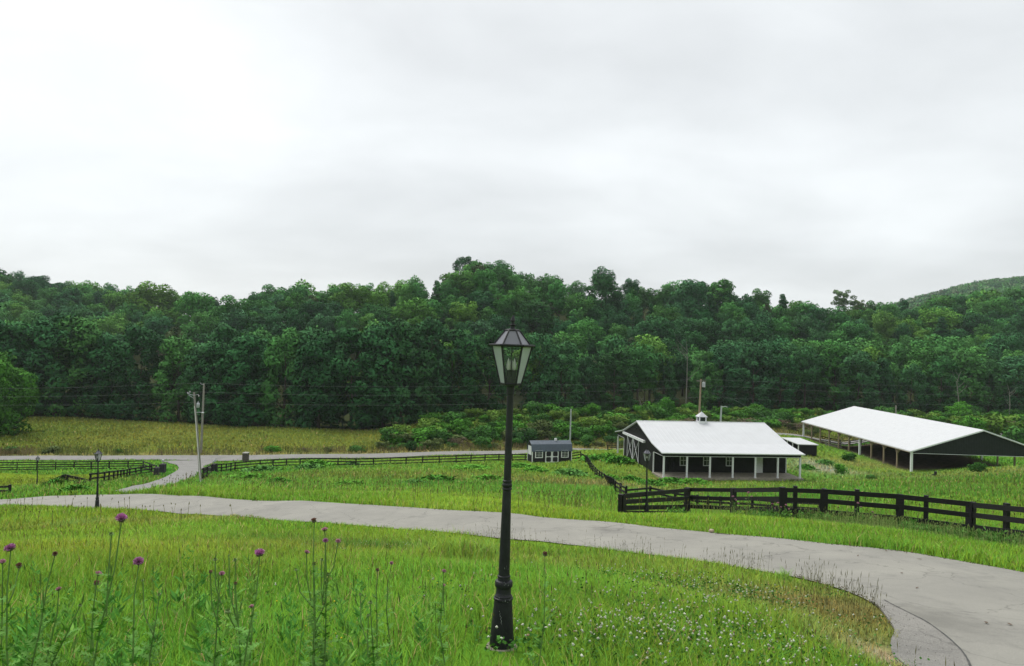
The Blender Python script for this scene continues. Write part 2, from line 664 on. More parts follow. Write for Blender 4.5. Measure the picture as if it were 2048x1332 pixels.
# ------------------------------------------------------------------ roads and zones
def strip_edges(pairs, sub=10):
    """two world edge polylines, smoothed (Catmull-Rom)"""
    def cr(P):
        P = np.array(P)
        Q = np.vstack([2 * P[0] - P[1], P, 2 * P[-1] - P[-2]])
        out = []
        for i in range(1, len(Q) - 2):
            for t in np.arange(sub) / sub:
                a, b, c, d = Q[i - 1], Q[i], Q[i + 1], Q[i + 2]
                out.append(0.5 * (2 * b + (c - a) * t + (2 * a - 5 * b + 4 * c - d) * t * t + (3 * b - a - 3 * c + d) * t ** 3))
        out.append(P[-1])
        return np.array(out)
    return cr([p[0] for p in pairs]), cr([p[1] for p in pairs])


def xy(p):
    return (p.x, p.y)


drive_pairs = [(xy(at(*a)), xy(at(*b))) for a, b in DRIVE]
drive_pairs += [((4.55, 5.8), (13.6, 11.5)), ((4.6, 2.0), (12.6, 5.0)), ((5.2, -4.0), (12.6, -4.0)), ((5.6, -14), (13.0, -14))]
DN, DF = strip_edges(drive_pairs)
for E_ in (DN, DF):
    E_ += (np.stack([vnoise(E_[:, 0], E_[:, 1], 0.9, 51), vnoise(E_[:, 0], E_[:, 1], 0.9, 52)], 1) - 0.5) * (0.05 + 0.09 * sstep(12, 18, E_[:, 1]))[:, None]
DRIVE_POLY = np.vstack([DN, DF[::-1]])

side_pairs = [(xy(hit(*a)), xy(hit(*b))) for a, b in [
    ((318, 922.5), (436, 921.5)), ((338, 927), (416, 930)), ((356, 933), (405, 938)), ((353, 942), (393, 950)), ((334, 953), (378, 960)), ((309, 963), (350, 969.5)),
    ((280, 971), (322, 975.5)), ((250, 978), (288, 981.5)), ((225, 984), (250, 987.5))]]
SN, SF = strip_edges(side_pairs, 6)
SIDE_POLY = np.vstack([SN, SF[::-1]])

valley = [(-300, 924, 104, 914, 108.5), (-100, 922, 108, 912.5, 112.5), (100, 921, 113, 912, 117.5), (440, 922, 117, 911, 122), (780, 916, 124.5, 907, 129), (1019, 910, 132, 902, 137),
          (1240, 905, 138.7, 898, 143.5), (1460, 898, 148, 891, 153), (1690, 891, 158, 884, 163), (2048, 876, 178, 870, 184), (2300, 868, 195, 863, 202)]
valley_pairs = []
for px, p0, y0, p1, y1 in valley:
    valley_pairs.append((xy(at(px, p0, y0)), xy(at(px, p1, y1))))
VN, VF = strip_edges(valley_pairs, 10)
VALLEY_POLY = np.vstack([VN, VF[::-1]])


def inpoly(x, y, P):
    x = np.asarray(x)
    y = np.asarray(y)
    ins = np.zeros(len(x), bool)
    bb = (x > P[:, 0].min()) & (x < P[:, 0].max()) & (y > P[:, 1].min()) & (y < P[:, 1].max())
    xs, ys = x[bb], y[bb]
    r = np.zeros(len(xs), bool)
    j = len(P) - 1
    for i in range(len(P)):
        xi, yi = P[i]
        xj, yj = P[j]
        if yi != yj:
            c = ((yi > ys) != (yj > ys)) & (xs < (xj - xi) * (ys - yi) / (yj - yi) + xi)
            r ^= c
        j = i
    ins[bb] = r
    return ins


def dist_poly(x, y, P):
    """distance to a polyline"""
    d = np.full(len(x), 1e9)
    for i in range(len(P) - 1):
        a, b = P[i], P[i + 1]
        ab = b - a
        L2 = ab @ ab + 1e-9
        t = np.clip(((x - a[0]) * ab[0] + (y - a[1]) * ab[1]) / L2, 0, 1)
        d = np.minimum(d, np.hypot(x - a[0] - t * ab[0], y - a[1] - t * ab[1]))
    return d


# forest edge as depth over x/y
FE_A, FE_Y = [], []
for px, py, Y in [(-500, 836, 160), (-150, 834, 166), (100, 836, 172), (350, 846, 172), (600, 858, 163), (760, 862, 161), (850, 845, 172), (950, 835, 184), (1100, 826, 194), (1350, 822, 205), (1600, 826, 209), (1850, 832, 213), (2100, 836, 215), (2600, 836, 215)]:
    d = ray(px, py)
    FE_A.append(d.x)
    FE_Y.append(Y)


def forest_edge(x, y):
    return np.interp(np.asarray(x) / np.maximum(np.asarray(y), 1), FE_A, FE_Y)


# colour patches on the ground, in world coordinates: (x, y, radius x, radius y, colour, strength)
PATCH = []


def patch(px, py, rx, ry, col, k):
    p = hit(px, py)
    PATCH.append((p.x, p.y, rx, ry, np.array(col), k))


TAN = (0.185, 0.165, 0.06)
patch(1650, 1210, 2.2, 2.0, (0.17, 0.13, 0.055), 0.8)
patch(1700, 1240, 1.2, 1.4, (0.16, 0.13, 0.05), 0.6)
patch(1790, 1320, 0.8, 0.8, (0.26, 0.20, 0.13), 0.8)
patch(1740, 930, 9, 6, TAN, 0.5)
patch(1700, 945, 14, 3, (0.22, 0.20, 0.09), 0.4)
patch(1960, 945, 22, 8, TAN, 0.5)
patch(1640, 938, 4, 5, (0.24, 0.22, 0.17), 0.65)
patch(1625, 925, 3, 6, (0.24, 0.22, 0.18), 0.5)
patch(1125, 965, 16, 7, (0.15, 0.15, 0.045), 0.6)
patch(800, 948, 18, 6, (0.13, 0.16, 0.03), 0.5)
patch(620, 955, 16, 5, (0.12, 0.17, 0.03), 0.5)
patch(1330, 960, 5, 5, (0.16, 0.15, 0.05), 0.5)
patch(1225, 975, 4, 5, (0.16, 0.13, 0.07), 0.6)
patch(150, 1110, 3, 3, (0.14, 0.17, 0.02), 0.5)
patch(700, 1105, 5, 2.5, (0.15, 0.17, 0.03), 0.5)
patch(1250, 1135, 4, 2.2, (0.14, 0.17, 0.03), 0.5)
patch(400, 1040, 8, 1.2, (0.16, 0.16, 0.05), 0.6)

patch(740, 1098, 2.4, 0.9, (0.045, 0.125, 0.02), 0.85)
patch(560, 1085, 2.0, 0.8, (0.05, 0.14, 0.02), 0.6)
patch(1100, 1200, 1.2, 1.0, (0.07, 0.17, 0.02), 0.5)
MOWN = np.array([xy(hit(px, py)) for px, py in [(-60, 944), (240, 945), (268, 950), (180, 962), (130, 966), (70, 972), (-60, 980)]])


def zone_colour(x, y):
    x = np.asarray(x, float)
    y = np.asarray(y, float)
    n1 = fbm(x, y, 9, 1)[:, None]
    n2 = fbm(x, y, 2.2, 2)[:, None]
    n3 = fbm(x, y, 30, 3)[:, None]
    n4 = fbm(x, y, 4.5, 6)[:, None]
    lawn = np.array([0.100, 0.200, 0.019]) * (0.62 + 0.45 * n2 + 0.36 * n4) + (n1 - 0.48) * np.array([0.08, 0.02, 0.0])
    pad = np.array([0.080, 0.180, 0.022]) * (0.62 + 0.45 * n1 + 0.32 * fbm(x, y, 3.5, 7)[:, None]) + (n3 - 0.45) * np.array([0.10, 0.03, 0.01])
    mead = np.array([0.105, 0.130, 0.022]) * (0.75 + 0.5 * n1) + (n3 - 0.5) * np.array([0.07, 0.02, 0.01])
    t = sstep(36, 52, y)[:, None]
    c = lawn * (1 - t) + pad * t
    dv = dist_poly(x, y, (VN + VF) / 2) if len(x) else np.zeros(0)
    yv = np.interp(x / np.maximum(y, 1), [d[0] / d[1] for d in VF], [d[1] for d in VF])
    t = sstep(-1, 3, y - yv)[:, None]
    c = c * (1 - t) + mead * t
    # dry strip beside the valley road
    k = (np.exp(-(np.maximum(dv - 2.2, 0) / 4.0) ** 2) * (y > yv))[:, None] * (0.4 + 0.6 * n2)
    c = c * (1 - k) + np.array([0.20, 0.165, 0.07]) * k
    m = inpoly(x, y, MOWN)[:, None]
    c = np.where(m, np.array([0.125, 0.185, 0.018]) * (0.85 + 0.3 * n1), c)
    for qx, qy, rx, ry, col, k in PATCH:
        w = np.exp(-(((x - qx) / rx) ** 2 + ((y - qy) / ry) ** 2))[:, None] * k * (0.55 + 0.8 * n2)
        w = np.clip(w, 0, 1)
        c = c * (1 - w) + col * (0.8 + 0.4 * n2) * w
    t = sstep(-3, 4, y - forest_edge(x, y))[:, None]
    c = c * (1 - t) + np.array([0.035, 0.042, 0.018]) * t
    # arena sand
    lx = (x - ARENA_O.x) * av[0] + (y - ARENA_O.y) * av[1]
    ly = (x - ARENA_O.x) * au[0] + (y - ARENA_O.y) * au[1]
    w = (sstep(-0.5, 1.5, lx) * (1 - sstep(19, 22, lx)) * sstep(0, 5, ly) * (1 - sstep(42, 45, ly)))[:, None]
    c = c * (1 - w) + np.array([0.085, 0.062, 0.052]) * w
    return np.clip(c, 0.008, 0.6)


# ground sheet
nb, na = _gx.shape
gi = np.arange(nb * na).reshape(nb, na)
quads = np.stack([gi[:-1, :-1], gi[:-1, 1:], gi[1:, 1:], gi[1:, :-1]], -1).reshape(-1, 4)
M['ground'] = attrmat('grassy_soil', nscale=1.3, namt=0.4, bump=0.5, bscale=9)
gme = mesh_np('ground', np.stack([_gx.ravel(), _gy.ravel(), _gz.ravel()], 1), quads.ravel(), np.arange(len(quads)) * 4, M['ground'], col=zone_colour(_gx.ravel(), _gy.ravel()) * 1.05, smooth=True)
tag(link('ground', gme), kind='structure')


def road_sheet(name, EN, EF, m, lift, ncross=14, crown=0.03):
    n = len(EN)
    t = np.linspace(0, 1, ncross)
    X = EN[:, None, 0] * (1 - t) + EF[:, None, 0] * t
    Y = EN[:, None, 1] * (1 - t) + EF[:, None, 1] * t
    Z = G(X.ravel(), Y.ravel()).reshape(X.shape) + lift + crown * (1 - (2 * t - 1) ** 2)
    idx = np.arange(n * ncross).reshape(n, ncross)
    q = np.stack([idx[:-1, :-1], idx[1:, :-1], idx[1:, 1:], idx[:-1, 1:]], -1).reshape(-1, 4)
    V = np.stack([X.ravel(), Y.ravel(), Z.ravel()], 1)
    a, b, c = V[q[0, 0]], V[q[0, 1]], V[q[0, 2]]
    if np.cross(b - a, c - a)[2] < 0:
        q = q[:, ::-1]
    me = mesh_np(name, V, q.ravel(), np.arange(len(q)) * 4, m, smooth=True)
    return tag(link(name, me), kind='structure')


def roadmat(name, c1, c2, agg=0.12, spot=None):
    m, nt, b = newmat(name)
    N, L = nt.nodes, nt.links
    tc = N.new('ShaderNodeTexCoord')

    def noise(s, d=5, r=0.6):
        n = N.new('ShaderNodeTexNoise')
        n.inputs['Scale'].default_value = s
        n.inputs['Detail'].default_value = d
        n.inputs['Roughness'].default_value = r
        L.new(tc.outputs['Object'], n.inputs['Vector'])
        return n.outputs['Fac']
    r1 = N.new('ShaderNodeValToRGB')
    r1.color_ramp.elements[0].position = 0.32
    r1.color_ramp.elements[1].position = 0.66
    r1.color_ramp.elements[0].color = (*c2, 1)
    r1.color_ramp.elements[1].color = (*c1, 1)
    L.new(noise(0.45, 8, 0.62), r1.inputs['Fac'])
    mr = N.new('ShaderNodeMapRange')
    mr.inputs['From Min'].default_value = 0.35
    mr.inputs['From Max'].default_value = 0.65
    mr.inputs['To Min'].default_value = 1 - agg
    mr.inputs['To Max'].default_value = 1 + agg
    L.new(noise(55, 3, 0.7), mr.inputs['Value'])
    sc = N.new('ShaderNodeVectorMath')
    sc.operation = 'SCALE'
    L.new(r1.outputs['Color'], sc.inputs[0])
    L.new(mr.outputs[0], sc.inputs['Scale'])
    # tyre-worn bands, stains
    st = N.new('ShaderNodeValToRGB')
    st.color_ramp.elements[0].position = 0.30
    st.color_ramp.elements[1].position = 0.46
    st.color_ramp.elements[0].color = (0.80, 0.80, 0.81, 1)
    st.color_ramp.elements[1].color = (1, 1, 1, 1)
    L.new(noise(1.1, 6, 0.7), st.inputs['Fac'])
    ms = N.new('ShaderNodeVectorMath')
    ms.operation = 'MULTIPLY'
    L.new(sc.outputs[0], ms.inputs[0])
    L.new(st.outputs['Color'], ms.inputs[1])
    sc = ms
    if spot is not None:      # oil-dark stain with a ragged outline
        ds = N.new('ShaderNodeVectorMath')
        ds.operation = 'SUBTRACT'
        L.new(tc.outputs['Object'], ds.inputs[0])
        ds.inputs[1].default_value = spot
        dm = N.new('ShaderNodeVectorMath')
        dm.operation = 'MULTIPLY'
        L.new(ds.outputs[0], dm.inputs[0])
        dm.inputs[1].default_value = (0.75, 0.55, 0)
        ln = N.new('ShaderNodeVectorMath')
        ln.operation = 'LENGTH'
        L.new(dm.outputs[0], ln.inputs[0])
        ad = N.new('ShaderNodeMath')
        ad.operation = 'ADD'
        L.new(ln.outputs['Value'], ad.inputs[0])
        L.new(noise(2.2, 6, 0.7), ad.inputs[1])
        mq = N.new('ShaderNodeMapRange')
        mq.inputs['From Min'].default_value = 0.65
        mq.inputs['From Max'].default_value = 1.35
        mq.inputs['To Min'].default_value = 0.68
        mq.inputs['To Max'].default_value = 1.0
        L.new(ad.outputs[0], mq.inputs['Value'])
        m2 = N.new('ShaderNodeVectorMath')
        m2.operation = 'SCALE'
        L.new(sc.outputs[0], m2.inputs[0])
        L.new(mq.outputs[0], m2.inputs['Scale'])
        sc = m2
    # fine hairline cracks
    vo = N.new('ShaderNodeTexVoronoi')
    vo.feature = 'DISTANCE_TO_EDGE'
    vo.inputs['Scale'].default_value = 0.35
    wv = N.new('ShaderNodeVectorMath')
    wv.operation = 'MULTIPLY_ADD'
    n3 = N.new('ShaderNodeTexNoise')
    n3.inputs['Scale'].default_value = 1.5
    L.new(tc.outputs['Object'], n3.inputs['Vector'])
    L.new(n3.outputs['Color'], wv.inputs[0])
    wv.inputs[1].default_value = (1.2, 1.2, 0)
    L.new(tc.outputs['Object'], wv.inputs[2])
    L.new(wv.outputs[0], vo.inputs['Vector'])
    cr = N.new('ShaderNodeMapRange')
    cr.inputs['From Min'].default_value = 0.0
    cr.inputs['From Max'].default_value = 0.010
    cr.inputs['To Min'].default_value = 0.66
    cr.inputs['To Max'].default_value = 1.0
    L.new(vo.outputs['Distance'], cr.inputs['Value'])
    s2 = N.new('ShaderNodeVectorMath')
    s2.operation = 'SCALE'
    L.new(sc.outputs[0], s2.inputs[0])
    L.new(cr.outputs[0], s2.inputs['Scale'])
    L.new(s2.outputs[0], b.inputs['Base Color'])
    b.inputs['Roughness'].default_value = 0.85
    b.inputs['Specular IOR Level'].default_value = 0.2
    bp = N.new('ShaderNodeBump')
    bp.inputs['Strength'].default_value = 0.25
    bp.inputs['Distance'].default_value = 0.01
    L.new(noise(90, 3, 0.7), bp.inputs['Height'])
    L.new(bp.outputs['Normal'], b.inputs['Normal'])
    return m


M['drive'] = roadmat('driveway_paving', (0.262, 0.255, 0.225), (0.208, 0.203, 0.182), spot=tuple(hit(1850, 1240)))
M['apron'] = roadmat('coarse_worn_paving', (0.225, 0.217, 0.197), (0.170, 0.165, 0.152), 0.3)
M['valley_road'] = roadmat('country_road_paving', (0.225, 0.221, 0.208), (0.185, 0.182, 0.173))
M['seam'] = mat('dark_paving_seam', (0.075, 0.075, 0.072), 0.9, 0.4, 8)
road_sheet('driveway', DN, DF, M['drive'], 0.03, 26, 0.02)
road_sheet('side_road', SN, SF, M['valley_road'], 0.06, 14)
road_sheet('road', VN, VF, M['valley_road'], 0.09, 12)

# coarse apron beside the curve and its dark seam, laid on the drive
seam_px = [(1768, 1206), (1788, 1217), (1815, 1231), (1850, 1249), (1880, 1270), (1905, 1291), (1925, 1312), (1938, 1335), (1946, 1365), (1950, 1400)]
seam = np.array([xy(hit(*p)) for p in seam_px])
edge = []
for k in range(len(seam)):
    dd = np.hypot(*(DN - seam[k]).T)
    edge.append(DN[np.argmin(dd)])
edge = np.array(edge)
sp_, ep_ = strip_edges(list(zip(map(tuple, seam), map(tuple, edge))), 6)


def drive_z(x, y):
    """height of the drive sheet near its inner edge"""
    return G(x, y) + 0.03 + 0.02


road_sheet('worn_apron', ep_, sp_, M['apron'], 0.056, 10, 0.0)
tn = np.gradient(sp_, axis=0)
tn /= np.hypot(tn[:, 0], tn[:, 1])[:, None] + 1e-9
nr = np.stack([-tn[:, 1], tn[:, 0]], 1)
wd = (0.007 + 0.010 * RNG.random(len(sp_)))[:, None]
road_sheet('paving_seam', sp_ - nr * wd, sp_ + nr * wd, M['seam'], 0.061, 3, 0.0)

# ------------------------------------------------------------------ grass


def blades(P, h, w, col, lean=0.35, droop=0.25, yaw=None):
    """bent tapering blades: 5 vertices, a quad and a triangle each"""
    n = len(P)
    yaw = (RNG.random(n) - 0.5) * np.pi if yaw is None else yaw
    ld = RNG.random(n) * 2 * np.pi
    ln = lean * h * (0.3 + RNG.random(n))
    sx = np.cos(yaw) * w / 2
    sy = np.sin(yaw) * w / 2
    side = np.stack([sx, sy, np.zeros(n)], 1)
    off = np.stack([np.cos(ld) * ln, np.sin(ld) * ln, np.zeros(n)], 1)
    up = np.zeros((n, 3))
    up[:, 2] = h
    dr = np.zeros((n, 3))
    dr[:, 2] = -droop * ln
    b0 = P - side
    b1 = P + side
    mid = P + up * 0.55 + off * 0.32
    tip = P + up + off + dr
    V = np.stack([b0, b1, mid + side * 0.75, mid - side * 0.75, tip], 1).reshape(-1, 3)
    i = np.arange(n)[:, None] * 5
    fl = np.concatenate([i + np.array([0, 1, 2, 3]), i + np.array([3, 2, 4])], 1).ravel()
    ls = (np.arange(n)[:, None] * 7 + np.array([0, 4])).ravel()
    return V, fl, ls, np.repeat(col, 5, 0)


def join(parts):
    V, Fl, Ls, Cc = [], [], [], []
    ov = ol = 0
    for v, f, l, c in parts:
        V.append(v)
        Fl.append(f + ov)
        Ls.append(l + ol)
        Cc.append(c)
        ov += len(v)
        ol += len(f)
    return np.concatenate(V), np.concatenate(Fl), np.concatenate(Ls), np.concatenate(Cc)


BARN_POLY = np.array([(BARN_O.x + bu[0] * a_ + bv[0] * d_, BARN_O.y + bu[1] * a_ + bv[1] * d_) for a_, d_ in ((-0.3, -0.2), (BARN_L + 0.3, -0.2), (BARN_L + 0.3, 21.5), (-0.3, 21.5))])
su = (math.cos(SHED_TH), math.sin(SHED_TH))
sv = (-math.sin(SHED_TH), math.cos(SHED_TH))
SHED_POLY = np.array([(SHED_O.x + su[0] * a_ + sv[0] * d_, SHED_O.y + su[1] * a_ + sv[1] * d_) for a_, d_ in ((-0.05, -0.05), (6.5, -0.05), (6.5, 2.5), (-0.05, 2.5))])
ARENA_POLY = np.array([(ARENA_O.x + au[0] * a_ + av[0] * d_, ARENA_O.y + au[1] * a_ + av[1] * d_) for a_, d_ in ((0.6, 1.2), (0.6, 20), (43, 20), (43, 1.2))])

lamp_p = hit(1003, 1296)
clump_p = hit(930, 1125)


def field(y0, y1, dens, amax=0.80, amin=-0.80):
    area = 0.5 * (y1 * y1 - y0 * y0) * (amax - amin)
    n = int(area * dens)
    y = np.sqrt(y0 * y0 + RNG.random(n) * (y1 * y1 - y0 * y0))
    x = y * (amin + RNG.random(n) * (amax - amin))
    return x, y


def keep(x, y, over=0.0):
    k = np.ones(len(x), bool)
    x = x + (vnoise(x, y, 0.30, 41) - 0.5) * 0.34 + (vnoise(x, y, 1.3, 43) - 0.5) * 0.25
    y = y + (vnoise(x, y, 0.30, 42) - 0.5) * 0.36 + (vnoise(x, y, 1.3, 44) - 0.5) * 0.25
    for P in (DRIVE_POLY, SIDE_POLY, VALLEY_POLY, BARN_POLY, SHED_POLY, ARENA_POLY):
        k &= ~inpoly(x, y, P)
    return k


def blade_col(x, y, straw=0.06, vary=0.3):
    vary = vary if np.mean(y) < 40 else 0.18
    c = zone_colour(x, y)
    n = len(x)
    c = c * (1 - vary + 2 * vary * RNG.random((n, 1)))
    # some blades bluish, some yellow
    r = RNG.random(n)
    c[:, 0] *= 0.75 + 0.5 * r
    c[:, 2] *= 1.3 - 0.6 * r
    s = RNG.random(n) < straw
    c[s] = np.array([0.24, 0.19, 0.085]) * (0.6 + 0.6 * RNG.random((s.sum(), 1)))
    return np.clip(c, 0.005, 0.6)


FENCE_PX = [(1242, 1028), (1375, 1030), (1468, 1034), (1565, 1040), (1646, 1044), (1800, 1057), (1943, 1076), (2090, 1098), (2240, 1121), (2400, 1150)]
FENCE_G = [hit(*p) for p in FENCE_PX]
FENCE_L = np.array([xy(p) for p in FENCE_G])

GRASS_K = 1.62
BANK = []
for px, py, r_, k in [(20, 990, 4, .6), (70, 985, 4, .9), (106, 981, 2.5, .5), (410, 985, 3, .6), (1235, 990, 3, 1.0), (1215, 972, 3.5, 1.2)]:
    p = hit(px, py)
    BANK.append((p.x, p.y, r_, k))
parts = []
for (y0, y1, dens, w, hs) in [(4.6, 7.5, 1150, 0.0060, 1.0), (7.5, 11, 850, 0.0078, 1.0), (11, 17, 520, 0.011, 1.0), (17, 26, 380, 0.015, 1.0), (26, 42, 210, 0.022, 1.0),
                              (42, 62, 42, 0.05, 1.15), (62, 90, 16, 0.085, 1.25), (90, 128, 7, 0.13, 1.3), (128, 172, 6.0, 0.16, 1.5)]:
    x, y = field(y0, y1, dens, 0.98 if y0 < 42 else 0.84, -0.92 if y0 < 42 else -0.84)
    k = keep(x, y)
    k &= y < forest_edge(x, y) + 2
    x, y = x[k], y[k]
    tall = fbm(x, y, 3.2, 11)
    h = (0.09 + 0.34 * tall ** 1.3) * (0.55 + 0.9 * RNG.random(len(x)))
    pxx = proj(np.stack([x, y, G(x, y)], 1))
    # short worn turf by the curve of the drive, longer in the lower left and in the clump by the lamp
    dn = dist_poly(x, y, DN) if y0 < 42 else np.full(len(x), 9.0)
    if y0 < 42:
        h *= 0.55 + 0.45 * sstep(0.0, 1.2, dn)
        wp = np.zeros(len(x))
        for qx, qy, rx, ry, c_, kk in PATCH[:3]:
            wp = np.maximum(wp, np.exp(-(((x - qx) / rx) ** 2 + ((y - qy) / ry) ** 2)))
        h *= 1 - 0.45 * wp
        h *= 1 - 0.82 * np.exp(-(((x - lamp_p.x) / 0.42) ** 2 + (np.where(y > lamp_p.y, y - lamp_p.y, (lamp_p.y - y) * 0.30) / 0.38) ** 2))
        cl = np.exp(-(((x - clump_p.x) / 1.0) ** 2 + ((y - clump_p.y) / 1.3) ** 2))
        h *= 1 + 2.2 * cl
        h *= 1 + 0.5 * sstep(0.5, -3.5, x) * (y < 9)
        # fence-side verge grows tall
        df = dist_poly(x, y, FENCE_L)
        h *= 1 - 0.35 * np.exp(-(df / 1.8) ** 2) * sstep(9.0, 12.5, x) - 0.6 * np.exp(-(df / 2.6) ** 2) * (1 - sstep(8.5, 10.5, x))
    if 26 <= y0 < 90:
        bst = np.zeros(len(x))
        for bx, by, br_, bk in BANK:
            bst = np.maximum(bst, bk * np.exp(-((x - bx) ** 2 + (y - by) ** 2) / br_ ** 2))
        h *= 1 + bst
    if y0 >= 62:   # short turf round the arena posts
        lx = (x - ARENA_O.x) * av[0] + (y - ARENA_O.y) * av[1]
        h = np.where((np.abs(lx) < 3) & (y > 104) & (y < 160), h * 0.4, h)
    m = inpoly(x, y, MOWN)
    h = np.where(m, h * 0.3, h)
    h *= hs
    # tufts: shift blades towards cell centres
    cs = 0.16 if y0 < 17 else 0.3
    jx = (np.floor(x / cs) + vnoise(np.floor(x / cs), np.floor(y / cs), 1, 3)) * cs
    jy = (np.floor(y / cs) + vnoise(np.floor(x / cs), np.floor(y / cs), 1, 4)) * cs
    tq = 0.45 if y0 < 17 else 0.15
    if y0 < 42:
        nx_, ny_ = x * (1 - tq) + jx * tq, y * (1 - tq) + jy * tq
        ok = keep(nx_, ny_)
        x = np.where(ok, nx_, x)
        y = np.where(ok, ny_, y)
    P = np.stack([x, y, G(x, y) - 0.01], 1)
    straw = 0.05 if y1 <= 90 else 0.02
    ww = w * (0.6 + 0.8 * RNG.random(len(x)))
    parts.append(blades(P, h, ww, blade_col(x, y, straw), lean=0.55, droop=0.35))
# tall arching clump left of the near lamp
for px, py, rx, n in [(905, 1118, .75, 620), (955, 1125, .5, 420), (150, 1050, 1.0, 250), (1570, 1165, .12, 45)]:
    p = hit(px, py)
    x = p.x + RNG.normal(0, rx * .6, n)
    y = p.y + RNG.normal(0, rx * .7, n)
    P = np.stack([x, y, G(x, y) - 0.01], 1)
    parts.append(blades(P, (0.38 + 0.38 * RNG.random(n)) * (1 if px < 1000 and px != 150 else .6), 0.011 + 0.006 * RNG.random(n), np.tile(np.array([[0.105, 0.215, 0.035]]), (n, 1)) * (0.75 + 0.5 * RNG.random((n, 1))), lean=0.75, droop=0.4))
M['grass'] = leafmat('grass_blades', 'Col', 0.06, spec=0.03, rough=0.8)
V_, F_, L_, C_ = join(parts)
def up_normals(n, k=5, j=0.45):
    v = RNG.normal(0, j, (n, 3))
    v[:, 2] = 1.0
    v /= np.linalg.norm(v, axis=1)[:, None]
    return np.repeat(v, k, 0)


tag(link('grass', mesh_np('grass', V_, F_, L_, M['grass'], np.minimum(C_ * np.array([GRASS_K * 1.05, GRASS_K, GRASS_K]), 0.6), nrm=up_normals(len(V_) // 5))), 'green and straw coloured grass covering lawn, paddocks and meadow', 'grass', kind='stuff')

# tall seed grass along the edge of the drive, by the fence and in the verge


def seed_stalks(x, y, h, w, colr):
    P = np.stack([x, y, G(x, y)], 1)
    n = len(x)
    ld = RNG.random(n) * 2 * np.pi
    ln = h * (0.05 + 0.22 * RNG.random(n))
    off = np.stack([np.cos(ld) * ln, np.sin(ld) * ln, np.zeros(n)], 1)
    up = np.zeros((n, 3))
    up[:, 2] = h
    top = P + up + off
    yaw = RNG.random(n) * np.pi
    s = np.stack([np.cos(yaw), np.sin(yaw), np.zeros(n)], 1) * (w / 2)[:, None]
    hd = 0.16 + 0.08 * RNG.random(n)
    d = (up + off) * hd[:, None]
    # stalk quad, seed head diamond (two crossing)
    s2 = np.stack([-np.sin(yaw), np.cos(yaw), np.zeros(n)], 1) * (w * 0.95)[:, None]
    s1 = s * 1.9
    V = np.stack([P - s, P + s, top - d + s * .6, top - d - s * .6,
                  top - d, top - d * .55 + s1, top, top - d * .55 - s1,
                  top - d, top - d * .55 + s2, top, top - d * .55 - s2], 1).reshape(-1, 3)
    i = np.arange(n)[:, None] * 12
    fl = (i + np.arange(12)).ravel()
    ls = np.arange(n * 3) * 4
    c = np.repeat(colr, 12, 0)
    return V, fl, ls, c


sp = []
# inner edge of the drive
k_ = (DN[:, 1] > 9) & (DN[:, 1] < 30)
base = DN[k_]
seg = RNG.integers(0, len(base) - 1, 1300)
t = RNG.random(1300)[:, None]
q = base[seg] * (1 - t) + base[seg + 1] * t
tn_ = base[seg + 1] - base[seg]
nn = np.stack([tn_[:, 1], -tn_[:, 0]], 1)
nn /= np.hypot(nn[:, 0], nn[:, 1])[:, None]
q1 = q + nn * (0.1 + np.abs(RNG.normal(0, 0.5, (1300, 1))))
q2 = q - nn * (0.1 + np.abs(RNG.normal(0, 0.5, (1300, 1))))
q = np.where(inpoly(q1[:, 0], q1[:, 1], DRIVE_POLY)[:, None], q2, q1)
dens_ = vnoise(q[:, 0], q[:, 1], 1.1, 8)
q = q[(dens_ > 0.52) & (q[:, 0] > -1.0) & (RNG.random(len(q)) < 0.8)]
n = len(q)
sp.append(seed_stalks(q[:, 0], q[:, 1], 0.25 + 0.4 * RNG.random(n) ** 1.5, np.full(n, 0.0055), np.array([0.15, 0.15, 0.065]) * (0.6 + 0.8 * RNG.random((n, 1)))))
# verge and fence line
n = 7000
seg = RNG.integers(1, len(FENCE_L) - 1, n)
t = RNG.random(n)[:, None]
q = FENCE_L[seg] * (1 - t) + FENCE_L[seg + 1] * t + RNG.normal(0, 1.2, (n, 2)) + np.array([0.0, -1.1])
q = q[RNG.random(n) < sstep(9.0, 13.5, q[:, 0])]
kk = keep(q[:, 0], q[:, 1]) & (vnoise(q[:, 0], q[:, 1], 1.6, 9) > 0.42)
q = q[kk]
n = len(q)
sp.append(seed_stalks(q[:, 0], q[:, 1], 0.25 + 0.38 * RNG.random(n), np.full(n, 0.012), np.array([0.30, 0.36, 0.13]) * (0.6 + 0.8 * RNG.random((n, 1)))))
# scattered over the lawn and paddock
x, y = field(6, 24, 5)
kk = keep(x, y)
x, y = x[kk], y[kk]
n = len(x)
sp.append(seed_stalks(x, y, 0.3 + 0.3 * RNG.random(n), np.full(n, 0.005), np.array([0.19, 0.17, 0.07]) * (0.6 + 0.8 * RNG.random((n, 1)))))
x, y = field(30, 75, 0.9)
kk = keep(x, y) & ~inpoly(x, y, MOWN)
x, y = x[kk], y[kk]
n = len(x)
sp.append(seed_stalks(x, y, 0.5 + 0.4 * RNG.random(n), np.full(n, 0.025), np.array([0.18, 0.18, 0.06]) * (0.6 + 0.8 * RNG.random((n, 1)))))
n = 9000
t = RNG.integers(0, len(VF) - 1, n)
u_ = RNG.random((n, 1))
q = VF[t] * (1 - u_) + VF[t + 1] * u_ + np.stack([RNG.normal(0, .5, n), 0.4 + np.abs(RNG.normal(0, 3.2, n))], 1)
kk = keep(q[:, 0], q[:, 1]) & (vnoise(q[:, 0], q[:, 1], 3.0, 14) > 0.35)
q = q[kk]
n = len(q)
dc = np.where(vnoise(q[:, 0], q[:, 1], 4.5, 15)[:, None] > 0.5, np.array([0.22, 0.18, 0.09]), np.array([0.14, 0.17, 0.05]))
